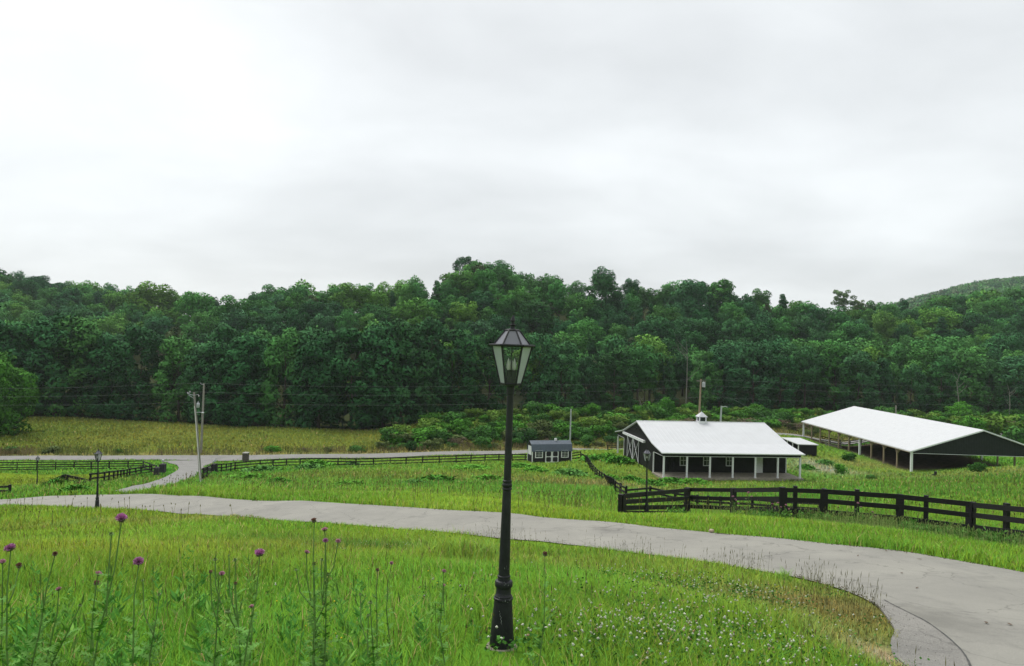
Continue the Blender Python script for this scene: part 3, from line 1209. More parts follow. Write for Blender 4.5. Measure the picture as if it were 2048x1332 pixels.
sp.append(seed_stalks(q[:, 0], q[:, 1], 0.4 + 0.8 * RNG.random(n), np.full(n, 0.07), dc * (0.6 + 0.7 * RNG.random((n, 1)))))
V_, F_, L_, C_ = join(sp)
tag(link('seed_grass', mesh_np('seed_grass', V_, F_, L_, M['grass'], C_)), 'thin straw seed heads of tall grass along the drive edge and fence', 'grass', kind='stuff')

# low leafy weeds and clover
def leafquads(P, d, ln, w, col):
    """pointed leaves: base P, direction d (unit), length, width"""
    n = len(P)
    u = np.cross(d, RNG.normal(0, 1, (n, 3)))
    u /= np.linalg.norm(u, axis=1)[:, None] + 1e-9
    fn = np.cross(u, d)     # upper leaf side up and outward
    u *= np.where(-0.4 * fn[:, 1] + fn[:, 2] < 0, 1, -1)[:, None] * -1
    m = P + d * (ln * 0.5)[:, None]
    V = np.stack([P, m + u * (w / 2)[:, None], P + d * ln[:, None], m - u * (w / 2)[:, None]], 1).reshape(-1, 3)
    return V, np.arange(n * 4), np.arange(n) * 4, np.repeat(col, 4, 0)


def unit(a):
    return a / (np.linalg.norm(a, axis=1)[:, None] + 1e-9)


wparts = []
n = 85
wy = 4.9 + 5.0 * RNG.random(n) ** 1.6
wx = wy * (-0.74 + 0.80 * RNG.random(n) ** 1.25)
for i in range(n):
    if abs(wx[i] - lamp_p.x) < 0.55:
        continue
    hh = 0.22 + 0.42 * random.random() * (1.2 if wx[i] < -0.5 else 0.7)
    z0 = g(wx[i], wy[i])
    k = 46
    tt = RNG.random(k) ** 0.8
    lx, ly = RNG.normal(0, 0.10, 2)
    P = np.stack([wx[i] + lx * tt + RNG.normal(0, .02, k), wy[i] + ly * tt + RNG.normal(0, .02, k), z0 + hh * tt], 1)
    an = RNG.random(k) * 2 * np.pi
    d = unit(np.stack([np.cos(an), np.sin(an), 0.5 + 1.2 * RNG.random(k)], 1))
    ln = (0.10 * (1.15 - tt) + 0.03) * (0.7 + 0.6 * RNG.random(k))
    c0 = np.array([0.09, 0.24, 0.045]) if random.random() < 0.6 else np.array([0.15, 0.29, 0.055])
    wparts.append(leafquads(P, d, ln, ln * 0.24, np.tile(c0, (k, 1)) * (0.6 + 0.8 * RNG.random((k, 1)))))
    st = np.array([[wx[i], wy[i], z0]])
    wparts.append(seed_stalks(np.array([wx[i] + lx]), np.array([wy[i] + ly]), np.array([hh * 1.1]), np.array([0.008]), np.array([[0.09, 0.16, 0.04]])))
# weedy leaves by the fence
x, y = field(26, 34, 14, 0.80, 0.22)
df = dist_poly(x, y, FENCE_L)
kk = keep(x, y) & (df < 1.5)
x, y = x[kk], y[kk]
for i in range(len(x)):
    k = 10
    hh = 0.15 + 0.35 * random.random()
    tt = RNG.random(k)
    z0 = g(x[i], y[i])
    P = np.stack([x[i] + RNG.normal(0, .08, k), y[i] + RNG.normal(0, .08, k), z0 + hh * tt], 1)
    an = RNG.random(k) * 2 * np.pi
    d = unit(np.stack([np.cos(an), np.sin(an), 0.3 + RNG.random(k)], 1))
    ln = 0.10 + 0.12 * RNG.random(k)
    wparts.append(leafquads(P, d, ln, ln * 0.4, np.tile(np.array([0.075, 0.17, 0.035]), (k, 1)) * (0.6 + 0.8 * RNG.random((k, 1)))))
V_, F_, L_, C_ = join(wparts)
M['weed_leaf'] = leafmat('weed_leaves', 'Col', 0.15, spec=0.05, rough=0.8)
tag(link('weeds', mesh_np('weeds', V_, F_, L_, M['weed_leaf'], np.minimum(C_ * 1.35, .6))), 'leafy green weeds mixed through the long grass', 'weeds', kind='stuff')

# white clover heads and a few yellow specks


def octa(P, r, col):
    n = len(P)
    o = np.array([[1, 0, 0], [0, 1, 0], [-1, 0, 0], [0, -1, 0], [0, 0, .9], [0, 0, -.8]])
    ang = RNG.random(n) * 6.28
    c, s = np.cos(ang), np.sin(ang)
    oo = np.stack([o[None, :, 0] * c[:, None] - o[None, :, 1] * s[:, None], o[None, :, 0] * s[:, None] + o[None, :, 1] * c[:, None], np.tile(o[:, 2], (n, 1))], 2)
    V = (P[:, None] + oo * r[:, None, None]).reshape(-1, 3)
    f = np.array([0, 1, 4, 1, 2, 4, 2, 3, 4, 3, 0, 4, 1, 0, 5, 2, 1, 5, 3, 2, 5, 0, 3, 5])
    fl = (np.arange(n)[:, None] * 6 + f).ravel()
    return V, fl, np.arange(n * 8) * 3, np.repeat(col, 6, 0)


cl = []
cen = []
for px, py, r_, k in [(1180, 1290, .5, 60), (1290, 1270, .55, 75), (1350, 1320, .6, 100), (1450, 1300, .6, 90), (1520, 1320, .5, 40), (1400, 1210, .8, 70), (1500, 1200, .8, 90), (1350, 1165, .9, 40), (1250, 1160, .9, 30),
                      (1600, 1240, .7, 26), (1420, 1260, .7, 60), (1560, 1290, .6, 40), (1120, 1320, .4, 30), (1650, 1290, .5, 14), (800, 1098, 1.6, 60), (700, 1095, 1.2, 30), (1000, 1250, .4, 5), (970, 1190, .7, 12), (640, 1320, .4, 4), (1330, 1240, 1.2, 60)]:
    p = hit(px, py)
    q = np.array([p.x, p.y]) + RNG.normal(0, r_, (int(k * 0.85), 2))
    cen.append(q)
q = np.concatenate(cen)
q = q[keep(q[:, 0], q[:, 1])]
n = len(q)
P = np.stack([q[:, 0], q[:, 1], G(q[:, 0], q[:, 1]) + 0.15 + 0.12 * RNG.random(n)], 1)
cc = np.array([0.62, 0.64, 0.52]) * (0.65 + 0.4 * RNG.random((n, 1)))
br = RNG.random(n) < 0.15
cc[br] = np.array([0.33, 0.24, 0.14])
cl.append(octa(P, 0.0095 + 0.008 * RNG.random(n), cc))
P2 = P.copy()
P2[:, 2] += 0.006
cl.append(octa(P2 + RNG.normal(0, .005, P2.shape), 0.006 + 0.006 * RNG.random(n), cc))
# leaflets of the clover patches
qq = np.concatenate([q + RNG.normal(0, .08, q.shape) for _ in range(9)])
n = len(qq)
P = np.stack([qq[:, 0], qq[:, 1], G(qq[:, 0], qq[:, 1]) + 0.05 + 0.13 * RNG.random(n)], 1)
an = RNG.random(n) * 6.28
ln = 0.028 + 0.02 * RNG.random(n)
cl.append(leafquads(P, unit(np.stack([np.cos(an), np.sin(an), 0.2 * RNG.random(n)], 1)), ln, ln * 0.9, np.array([0.06, 0.165, 0.03]) * (0.6 + 0.7 * RNG.random((n, 1)))))
x, y = field(5, 14, 0.55)
kk = keep(x, y)
x, y = x[kk], y[kk]
n = len(x)
cl.append(octa(np.stack([x, y, G(x, y) + 0.15 + 0.15 * RNG.random(n)], 1), 0.008 + 0.006 * RNG.random(n), np.tile(np.array([0.62, 0.50, 0.04]), (n, 1))))
V_, F_, L_, C_ = join(cl)
gk = []
e_ = ep_[RNG.integers(0, len(ep_), 900)] * 1.0
s_ = sp_[RNG.integers(0, len(sp_), 900)]
ii = RNG.integers(0, len(ep_), 900)
u_ = RNG.random((900, 1)) ** 2.2
q = ep_[ii] * (1 - u_) + sp_[ii] * u_ + RNG.normal(0, .03, (900, 2))
q = q[:260]
gk.append(octa(np.stack([q[:, 0], q[:, 1], G(q[:, 0], q[:, 1]) + 0.058], 1), 0.004 + 0.007 * RNG.random(260) ** 2, np.array([0.20, 0.19, 0.17]) * (0.5 + 0.9 * RNG.random((260, 1)))))
for E_, sg in ((DN, 1), (DF, -1)):
    kq = np.where((E_[:, 1] > 8) & (E_[:, 1] < 32))[0][:-1]
    ii = RNG.choice(kq, 1500)
    u_ = RNG.random((1500, 1))
    q = E_[ii] * (1 - u_) + E_[ii + 1] * u_ + RNG.normal(0, 0.10, (1500, 2))
    q = q[inpoly(q[:, 0], q[:, 1], DRIVE_POLY)]
    n = len(q)
    gk.append(octa(np.stack([q[:, 0], q[:, 1], G(q[:, 0], q[:, 1]) + 0.036], 1), 0.006 + 0.016 * RNG.random(n) ** 2, np.where(RNG.random((n, 1)) < .5, np.array([0.19, 0.16, 0.11]), np.array([0.10, 0.085, 0.055])) * (0.5 + 0.8 * RNG.random((n, 1)))))
M['gravel'] = attrmat('gravel_chips', nscale=40, namt=0.2, bump=0.0)
gv = mesh_np('gravel', *join(gk)[:3], M['gravel'], join(gk)[3])
tag(link('gravel', gv), 'loose gravel chips and crumbs along the drive edges', 'gravel', kind='stuff')
tag(link('clover', mesh_np('clover', V_, F_, L_, M['grass'], C_)), 'white clover heads with a few yellow flowers in the short grass', 'clover', kind='stuff')

# ------------------------------------------------------------------ horse barn
def bbar(a, b, w, h):
    m = MB()
    m.bar(a, b, w, h)
    return m


L_, P_, W_, H_ = BARN_L, BARN_P, BARN_W, BARN_H
yk0, yr, yk1, ye = P_, P_ + W_, P_ + 2 * W_, 2 * (P_ + W_)
zk, zr = H_ + BARN_ZK, H_ + BARN_ZR
br = root('horse_barn', (BARN_O.x, BARN_O.y, BARN_Z), BARN_TH, 'black horse barn with white metal roof, white posts and a roof cupola', 'barn')
m = MB()   # roof sheet
top = [(-0.3, H_ - 0.05), (yk0, zk), (yr, zr), (yk1, zk), (ye + 0.3, H_ - 0.05)]
out = [(-0.3, y, z) for y, z in top] + [(-0.3, y, z - 0.13) for y, z in top[::-1]]
m.prism(out, (L_ + 0.6, 0, 0))
barn_roof = m.build('roof', M['white_roof'], br)
m = MB()
m.tube([(-0.28, yr, zr + 0.015), (L_ + 0.28, yr, zr + 0.015)], 0.07, 6)
m.build('ridge_cap', M['white_trim'], barn_roof)
m = MB()   # enclosed walls with both gables reaching over the porches
gab = [(0, 0.12, H_ - 0.5), (0, 0.12, H_ - 0.2), (0, yk0, zk - 0.15), (0, yr, zr - 0.15), (0, yk1, zk - 0.15), (0, ye - 0.12, H_ - 0.2), (0, ye - 0.12, H_ - 0.5), (0, yk1, H_ - 0.5), (0, yk1, 0.1), (0, yk0, 0.1), (0, yk0, H_ - 0.5)]
m.prism(gab, (0.15, 0, 0))
m.prism([(x + L_ - 0.15, y, z) for x, y, z in gab], (0.15, 0, 0))
m.box(0.15, L_ - 0.15, yk0, yk0 + 0.15, 0.1, zk - 0.16)
m.box(0.15, L_ - 0.15, yk1 - 0.15, yk1, 0.1, zk - 0.16)
barn_wall = m.build('wall', M['black_siding'], br)
for y in (0.12, ye - 0.12):
    m = MB()
    m.box(0.17, L_ - 0.17, y - 0.06, y + 0.06, H_ - 0.5, H_ - 0.16)
    f = m.build('header_board', M['black_siding'], br)
    m = MB()
    m.box(0.1, L_ - 0.1, y - 0.08, y + 0.08, H_ - 0.56, H_ - 0.503)
    m.build('header_trim', M['white_trim'], f)
for y0, y1 in ((0.25, yk0 - 0.1), (yk1 + 0.1, ye - 0.25)):
    m = MB()
    m.box(-0.02, 0.17, y0, y1, H_ - 0.56, H_ - 0.503)
    m.build('gable_trim', M['white_trim'], br)
m = MB()
m.box(-0.2, L_ + 0.2, -0.25, yk0 - 0.003, -0.5, 0.12)
m.build('porch_slab', M['concrete'], br)
m = MB()
m.box(-0.28, L_ + 0.28, -0.42, -0.31, H_ - 0.14, H_ - 0.02)
m.build('gutter', M['white_trim'], br)
post0 = None
for y in (0.12, ye - 0.12):
    for i in range(7):
        m = MB()
        if post0 is None:
            m.box(-0.095, 0.095, -0.095, 0.095, 0.0, H_ - 0.5)
            m.box(-0.12, 0.12, -0.12, 0.12, 0.12, 0.26)
            post0 = p = m.build('porch_post', M['white_trim'], br)
        else:
            p = post0.copy()
            COL.objects.link(p)
        p.location = (0.12 + (L_ - 0.24) * i / 6, y, 0 if y < 1 else -0.3)
for x, y in ((0.0, yk0), (L_, yk0), (0, yk1), (L_, yk1)):
    m = MB()
    m.box(x - 0.03 if x == 0 else x - 0.1, x + 0.1 if x == 0 else x + 0.03, y - 0.02 if y == yk0 else y - 0.12, y + 0.12 if y == yk0 else y + 0.02, 0.1, H_ - 0.57)
    m.build('corner_trim', M['white_trim'], br)


def window(parent, x0, x1, z0, z1, y, nx, nz, fw=0.09, mw=0.035, name='window'):
    m = MB()
    m.box(x0, x1, y - 0.05, y - 0.003, z0, z0 + fw)
    m.box(x0, x1, y - 0.05, y - 0.003, z1 - fw, z1)
    m.box(x0, x0 + fw, y - 0.05, y - 0.003, z0 + fw, z1 - fw)
    m.box(x1 - fw, x1, y - 0.05, y - 0.003, z0 + fw, z1 - fw)
    for i in range(1, nx):
        x = x0 + fw + (x1 - x0 - 2 * fw) * i / nx
        m.box(x - mw / 2, x + mw / 2, y - 0.04, y - 0.012, z0 + fw, z1 - fw)
    for i in range(1, nz):
        z = z0 + fw + (z1 - z0 - 2 * fw) * i / nz
        m.box(x0 + fw, x1 - fw, y - 0.043, y - 0.014, z - mw / 2, z + mw / 2)
    w = m.build(name, M['white_trim'], parent)
    m = MB()
    m.quad((x0 + fw, y - 0.008, z0 + fw), (x1 - fw, y - 0.008, z0 + fw), (x1 - fw, y - 0.008, z1 - fw), (x0 + fw, y - 0.008, z1 - fw))
    m.build('pane', M['pane_dark'], w)
    return w


for a in (4.05, 7.2, 10.3):
    window(br, a - 0.52, a + 0.52, 0.95, 2.35, yk0, 2, 2)
m = MB()
m.box(13.75, 14.85, yk0 - 0.06, yk0 - 0.003, 0.12, 2.2)
d = m.build('door', M['white_trim'], br)
m = MB()
m.box(13.86, 14.74, yk0 - 0.085, yk0 - 0.062, 0.16, 2.1)
m.build('door_leaf', M['white_trim'], d)
m = MB()
m.ball((13.96, yk0 - 0.12, 1.1), 0.035)
m.build('handle', M['grey_metal'], d)
# sliding doors in the left gable
m = MB()
m.box(-0.32, -0.02, 7.3, 17.4, 3.36, 3.68)
m.build('door_track', M['white_trim'], br)
for y0, y1 in ((9.75, 12.55), (12.6, 15.4)):
    m = MB()
    m.box(-0.12, -0.04, y0, y1, 0.15, 3.34)
    sd = m.build('sliding_door', M['black_siding'], br)
    m = MB()
    for yy in (y0 + 0.06, y1 - 0.06):
        m.bar((-0.14, yy, 0.2), (-0.14, yy, 3.3), 0.05, 0.08, (0, 1, 0))
    m.bar((-0.146, y0 + 0.1, 0.3), (-0.146, y1 - 0.1, 3.25), 0.05, 0.06, (0, 1, 0))
    m.bar((-0.15, y1 - 0.1, 0.3), (-0.15, y0 + 0.1, 3.25), 0.05, 0.06, (0, 1, 0))
    m.build('cross_brace', M['white_trim'], sd)
for y in (9.6, 11.2):
    m = MB()
    m.lathe([(0.10, 0), (0.14, 0.05), (0.05, 0.2)], 8)
    o = m.build('gable_light', M['black_siding'], br)
    o.location = (-0.14, y, 4.75)
# cupola
cx = L_ / 2
m = MB()
m.box(cx - 0.56, cx + 0.56, yr - 0.56, yr + 0.56, zr - 0.45, zr + 0.15)
cu = m.build('cupola', M['white_trim'], br)
for sx in (-1, 1):
    for sy in (-1, 1):
        m = MB()
        m.box(cx + sx * 0.46 - 0.07, cx + sx * 0.46 + 0.07, yr + sy * 0.46 - 0.07, yr + sy * 0.46 + 0.07, zr + 0.15, zr + 0.72)
        m.build('cupola_post', M['white_trim'], cu)
m = MB()
m.box(cx - 0.40, cx + 0.40, yr - 0.40, yr + 0.40, zr + 0.152, zr + 0.718)
m.build('louvre', M['pane_dark'], cu)
m = MB()
m.lathe([(0.92, zr + 0.72), (0.92, zr + 0.78), (0.03, zr + 1.42), (0.02, zr + 1.6)], 4, (cx, yr), math.pi / 4)
m.build('cupola_roof', M['white_roof'], cu)

# ------------------------------------------------------------------ open riding arena
AL, AW, AZ, AH = 43.0, 10.8, 3.55, 2.84
ar = root('riding_arena', (ARENA_O.x, ARENA_O.y, ARENA_Z), -ARENA_TH, 'long open sided riding arena with white gable roof on timber posts', 'arena')
m = MB()
e = 0.35
tp = [(-e, AH - 0.06), (AW, AH + AZ), (2 * AW + e, AH - 0.06)]
m.prism([(x, -0.3, z) for x, z in tp] + [(x, -0.3, z - 0.16) for x, z in tp[::-1]], (0, AL + 0.6, 0))
aroof = m.build('roof', M['white_roof_arena'], ar)
m = MB()
m.prism([(x, 0.1, z - 0.17) for x, z in tp] + [(x, 0.1, z - 0.24) for x, z in tp[::-1]], (0, AL - 0.2, 0))
m.build('underside_shade_sheet', M['wood_post'], aroof)  # added brown sheet; its colour stands in for shade under the white roof
for y in (0.0, AL - 0.12):
    m = MB()
    m.prism([(0.0, y, AH - 0.38), (2 * AW, y, AH - 0.38), (2 * AW, y, AH - 0.24), (AW, y, AH + AZ - 0.26), (0, y, AH - 0.24)], (0, 0.12, 0))
    gpn = m.build('gable_panel', M['gable_black'], ar)
    m = MB()
    m.box(0, 2 * AW, y - 0.03, y + 0.15, AH - 0.44, AH - 0.382)
    m.build('gable_trim', M['white_trim'], gpn)
    m = MB()
    for x0, z0, x1, z1 in ((-e, AH - 0.16, AW, AH + AZ - 0.1), (AW, AH + AZ - 0.1, 2 * AW + e, AH - 0.16)):
        m.bar((x0, y - 0.33 if y < 1 else y + 0.43, z0), (x1, y - 0.33 if y < 1 else y + 0.43, z1), 0.05, 0.2)
    m.build('rake_trim', M['white_trim'], gpn)
aposts = {}
for side in (0, 1):
    for i in range(11):
        kind = 'white' if i in (0, 4, 10) else 'wood'
        if kind not in aposts:
            m = MB()
            hw = 0.15 if kind == 'white' else 0.10
            m.box(-hw, hw, -hw, hw, -0.8, AH - 0.2)
            p = m.build('post', M['white_trim' if kind == 'white' else 'wood_post'], ar)
            p['label'] = 'white clad post' if kind == 'white' else 'bare timber post'
            if kind == 'wood':
                for sy in (-1, 1):
                    m = MB()
                    m.bar((0, 0.06 * sy, AH - 1.0), (0, 0.75 * sy, AH - 0.25), 0.12, 0.1)
                    m.build('knee_brace', M['wood_post'], p)
                m = MB()
                m.bar((0.08, 0, AH - 1.0), (0.85, 0, AH - 0.12), 0.12, 0.1)
                m.build('knee_brace', M['wood_post'], p)
            aposts[kind] = p
        else:
            p = copy_tree(aposts[kind], ar)
        p.location = (0.05 if side == 0 else 2 * AW - 0.05, 0.05 + (AL - 0.1) * i / 10, 0)
        p.rotation_euler = (0, 0, 0 if side == 0 else math.pi)
for x in (0.05, 2 * AW - 0.05):
    m = MB()
    m.box(x - 0.22, x - 0.12, 0.2, AL - 0.2, AH - 0.34, AH - 0.2)
    m.build('eave_beam', M['white_trim'], ar)

# ------------------------------------------------------------------ garden shed
SL, SD = 6.47, 2.45
sr = root('garden_shed', SHED_O, SHED_TH, 'small dark garden shed with slate blue barn roof and white trimmed double doors', 'shed')
zk_, zr_, ze_ = 2.82, 3.31, 1.89
pr = [(0, 0, 0.05), (0, 0, ze_ + 0.05), (0, 0.37, zk_ - 0.06), (0, SD / 2, zr_ - 0.06), (0, SD - 0.37, zk_ - 0.06), (0, SD, ze_ + 0.05), (0, SD, 0.05)]
m = MB()
m.prism(pr, (SL, 0, 0))
m.build('wall', M['shed_wall'], sr)
m = MB()
tp = [(-0.10, ze_ - 0.1), (0.33, zk_), (SD / 2, zr_), (SD - 0.33, zk_), (SD + 0.10, ze_ - 0.1)]
m.prism([(-0.12, y, z) for y, z in tp] + [(-0.12, y + (0.05 if k > 2 else -0.05 if k < 2 else 0) * 0 , z - 0.05) for k, (y, z) in list(enumerate(tp))[::-1]], (SL + 0.24, 0, 0))
srf = m.build('roof', M['blue_roof'], sr)
m = MB()
m.box(4.0, 4.34, SD / 2 - 0.15, SD / 2 + 0.15, zr_ - 0.05, zr_ + 0.3)
m.build('white_box', M['white_trim'], srf)  # plain white box from behind the shed, set on its ridge
window(sr, 0.45, 1.72, 0.76, 1.93, 0, 2, 4, 0.13, 0.03)
window(sr, 4.70, 5.95, 0.76, 1.93, 0, 2, 4, 0.13, 0.03)
for k in range(2):
    x0 = 2.12 + k * 1.085
    m = MB()
    m.box(x0, x0 + 1.08, -0.05, -0.003, 0.03, 1.85)
    d = m.build('door', M['white_trim'], sr)
    for z0, z1 in ((0.16, 0.88), (1.0, 1.72)):
        m = MB()
        c = 0.12
        a0, a1 = x0 + 0.15, x0 + 0.93
        m.prism([(a0 + c, -0.062, z0), (a1 - c, -0.062, z0), (a1, -0.062, z0 + c), (a1, -0.062, z1 - c), (a1 - c, -0.062, z1), (a0 + c, -0.062, z1), (a0, -0.062, z1 - c), (a0, -0.062, z0 + c)], (0, 0.010, 0))
        m.build('door_panel', M['shed_wall'], d)
for x0, x1, y0, y1 in ((-0.03, 0.10, -0.03, 0.10), (SL - 0.10, SL + 0.03, -0.03, 0.10), (-0.03, 0.10, SD - 0.1, SD + 0.03), (SL - 0.1, SL + 0.03, SD - 0.1, SD + 0.03)):
    m = MB()
    m.box(x0, x1, y0, y1, 0.03, ze_ - 0.12)
    m.build('corner_trim', M['white_trim'], sr)
m = MB()
m.box(-0.05, -0.003, 0.35, SD - 0.35, 1.15, 2.5)
m.build('shutter', M['white_trim'], sr)

# ------------------------------------------------------------------ run-in shelter behind the barn
n_ = at(1597, 888, 121)
zg = g(n_.x, n_.y)
sh = root('animal_shelter', (n_.x, n_.y, min(zg, n_.z - 1.9)), R(-2), 'small black animal shelter with flat white roof behind the barn', 'shelter')
hz = n_.z - min(zg, n_.z - 1.9)
m = MB()
m.box(0.1, 3.05, 0.05, 0.2, 0, hz - 0.14)
m.box(2.9, 3.05, 0.2, 8.0, 0, hz - 0.14)
m.box(0.1, 2.9, 7.85, 8.0, 0, hz - 0.14)
m.build('wall', M['black_siding'], sh)
m = MB()
m.prism([(-0.1, -0.15, hz - 0.12), (3.25, -0.15, hz - 0.10), (3.25, -0.15, hz + 0.02), (-0.1, -0.15, hz)], (0, 8.5, 0.05))
m.build('roof', M['white_roof_arena'], sh)
for y in (0.02, 2.7, 5.4, 7.9):
    m = MB()
    m.box(-0.04, 0.09, y, y + 0.13, 0, hz - 0.12)
    m.build('post', M['white_trim'], sh)

# ------------------------------------------------------------------ lamp posts
def make_lamp():
    r = root('lamp_post', (0, 0, 0))
    m = MB()
    m.lathe([(0.118, -0.15), (0.118, 0.0), (0.112, 0.06), (0.098, 0.25), (0.084, 0.43), (0.083, 0.445)], 28)
    bs = m.build('base', M['lamp_paint'], r, smooth=True)
    m = MB()
    m.lathe([(0.083, 0.445), (0.090, 0.452), (0.090, 0.468), (0.081, 0.474), (0.081, 0.486), (0.072, 0.496), (0.068, 0.53), (0.069, 0.56), (0.078, 0.567), (0.082, 0.575), (0.082, 0.612), (0.077, 0.622), (0.060, 0.628)], 28)
    m.build('collar', M['lamp_paint'], r, smooth=True)
    m = MB()
    m.lathe([(0.058, 0.628), (0.056, 0.652), (0.060, 0.656), (0.060, 0.668), (0.053, 0.674), (0.040, 1.42), (0.0365, 1.455), (0.045, 1.462), (0.045, 1.474), (0.039, 1.482), (0.046, 1.495), (0.046, 1.512), (0.039, 1.525), (0.042, 1.535), (0.042, 1.545),
             (0.0345, 1.552), (0.0325, 1.9), (0.031, 2.33), (0.031, 2.342), (0.036, 2.346), (0.036, 2.43), (0.030, 2.432)], 24)
    m.build('post', M['lamp_paint'], r, smooth=True)
    zb, zt, rb, rt = 2.44, 2.79, 0.099, 0.186
    m = MB()
    hexp = lambda rad, z: [Vector((rad * math.cos(k * math.pi / 3), rad * math.sin(k * math.pi / 3), z)) for k in range(6)]
    B, Tt = hexp(rb, zb + 0.006), hexp(rt, zt)
    m.lathe([(0.03, zb - 0.02), (rb + 0.004, zb - 0.008), (rb + 0.006, zb + 0.004), (0.02, zb + 0.006)], 6)
    for k in range(6):
        m.tube([B[k], Tt[k]], 0.0085, 6)
        m.tube([B[k], B[(k + 1) % 6]], 0.007, 6)
    # rim
    m.lathe([(rt - 0.012, zt - 0.004), (0.212, zt + 0.002), (0.219, zt + 0.010), (0.216, zt + 0.020), (0.172, zt + 0.022), (0.160, zt + 0.016)], 6)
    Rb, Rt = hexp(0.168, zt + 0.020), hexp(0.066, zt + 0.148)
    for k in range(6):
        m.tube([Rb[k], Rt[k]], 0.0085, 6)
    m.lathe([(0.070, zt + 0.142), (0.074, zt + 0.150), (0.066, zt + 0.160), (0.024, zt + 0.166)], 6)
    fr = m.build('lantern_frame', M['lamp_paint'], r)
    for k in range(6):
        l = (k + 1) % 6
        m = MB()
        s = 0.985
        m.quad(B[k] * 1, B[l] * 1, Tt[l] * 1, Tt[k] * 1)
        m.v = [(x * s, y * s, z) for x, y, z in m.v]
        m.build('pane', M['lantern_glass' if k in (1, 4) else 'lantern_side_glass'], fr)
        m = MB()
        m.quad(Rb[k], Rb[l], Rt[l], Rt[k])
        m.v = [(x * s, y * s, z) for x, y, z in m.v]
        m.build('roof_panel', M['roof_glass'], fr)
    m = MB()
    m.lathe([(0.024, zt + 0.164), (0.019, zt + 0.185), (0.021, zt + 0.192), (0.034, zt + 0.199), (0.036, zt + 0.203), (0.016, zt + 0.207), (0.013, zt + 0.225), (0.022, zt + 0.240), (0.018, zt + 0.262), (0.003, zt + 0.292)], 12)
    m.build('finial', M['lamp_paint'], r, smooth=True)
    m = MB()
    m.lathe([(0.050, zb + 0.008), (0.052, zb + 0.055), (0.028, zb + 0.068)], 12)
    m.tube([(0, 0, zb + 0.06), (0, 0, zt)], 0.005, 6)
    cl_ = m.build('candle_holder', M['lamp_paint'], r)
    for k in range(3):
        t = k * 2 * math.pi / 3 + math.pi / 2
        c = (0.032 * math.cos(t), 0.032 * math.sin(t))
        m = MB()
        m.lathe([(0.017, zb + 0.06), (0.017, zb + 0.13)], 10, c)
        m.build('socket', M['lamp_paint'], cl_)
        m = MB()
        m.lathe([(0.010, zb + 0.131), (0.019, zb + 0.155), (0.0185, zb + 0.18), (0.010, zb + 0.215), (0.002, zb + 0.24)], 10, c)
        m.build('bulb', M['candle'], cl_, smooth=True)
    # chipped paint flecks on the base
    m = MB()
    rr = random.Random(3)
    for t0, z0, n in ((-1.9, 0.36, 9), (-1.35, 0.60, 5), (-1.15, 0.44, 3), (-1.3, 0.75, 4), (-1.95, 0.46, 3)):
        for k in range(n):
            t = t0 + 0.035 * k + rr.uniform(-.06, .06) if n > 5 else t0 + rr.uniform(-.35, .35)
            z = z0 - 0.014 * k if n > 5 else z0 + rr.uniform(-.02, .02)
            rad = np.interp(z, [0, 0.06, 0.25, 0.43, 0.452, 0.475, 0.496, 0.56, 0.575, 0.612, 0.63, 0.67, 1.42], [0.118, 0.112, 0.098, 0.084, 0.0905, 0.0815, 0.0725, 0.070, 0.0825, 0.0825, 0.061, 0.060, 0.041]) + 0.0012
            w = rr.uniform(0.015, 0.05)
            hh = rr.uniform(0.006, 0.018)
            m.poly([(rad * math.cos(t), rad * math.sin(t), z), (rad * math.cos(t + w), rad * math.sin(t + w), z + hh * .3), (rad * math.cos(t + w * .9), rad * math.sin(t + w * .9), z + hh), (rad * math.cos(t + w * .2), rad * math.sin(t + w * .2), z + hh * 1.2)])
    m.build('paint_chip', M['lamp_chip'], bs)
    return r


LG = 'lamp posts of the farm drive'
lamp1 = make_lamp()
lamp1.location = lamp_p
lamp1.rotation_euler = (0, R(0.3), 0)
tag(lamp1, 'large black lamp post standing closest, in the long grass before the drive', 'lamp post', LG)
for px, py, lab, s in [(194, 1020, 'black lamp post on the lawn edge where the drive bends by the utility poles', 1.0),
                       (1293, 1029, 'black lamp post standing in front of the sloping fence end near the barn', 1.0)]:
    o = copy_tree(lamp1)
    o.rotation_euler = (0, R(-1.0), R(random.uniform(-30, 30)))
    o.location = hit(px, py)
    dist = o.location.y
    o['label'] = lab
o = copy_tree(lamp1)
o.location = gp(74, 74)
o.rotation_euler = (0, R(-0.6), 0.4)
o['label'] = 'smallest black lamp post standing in the mown paddock beside the valley fence'
m = MB()
m.lathe([(0.15, -0.2), (0.145, 0.02), (0.13, 0.03)], 14)
f = m.build('footing', M['concrete'], lamp1)

# ------------------------------------------------------------------ fences


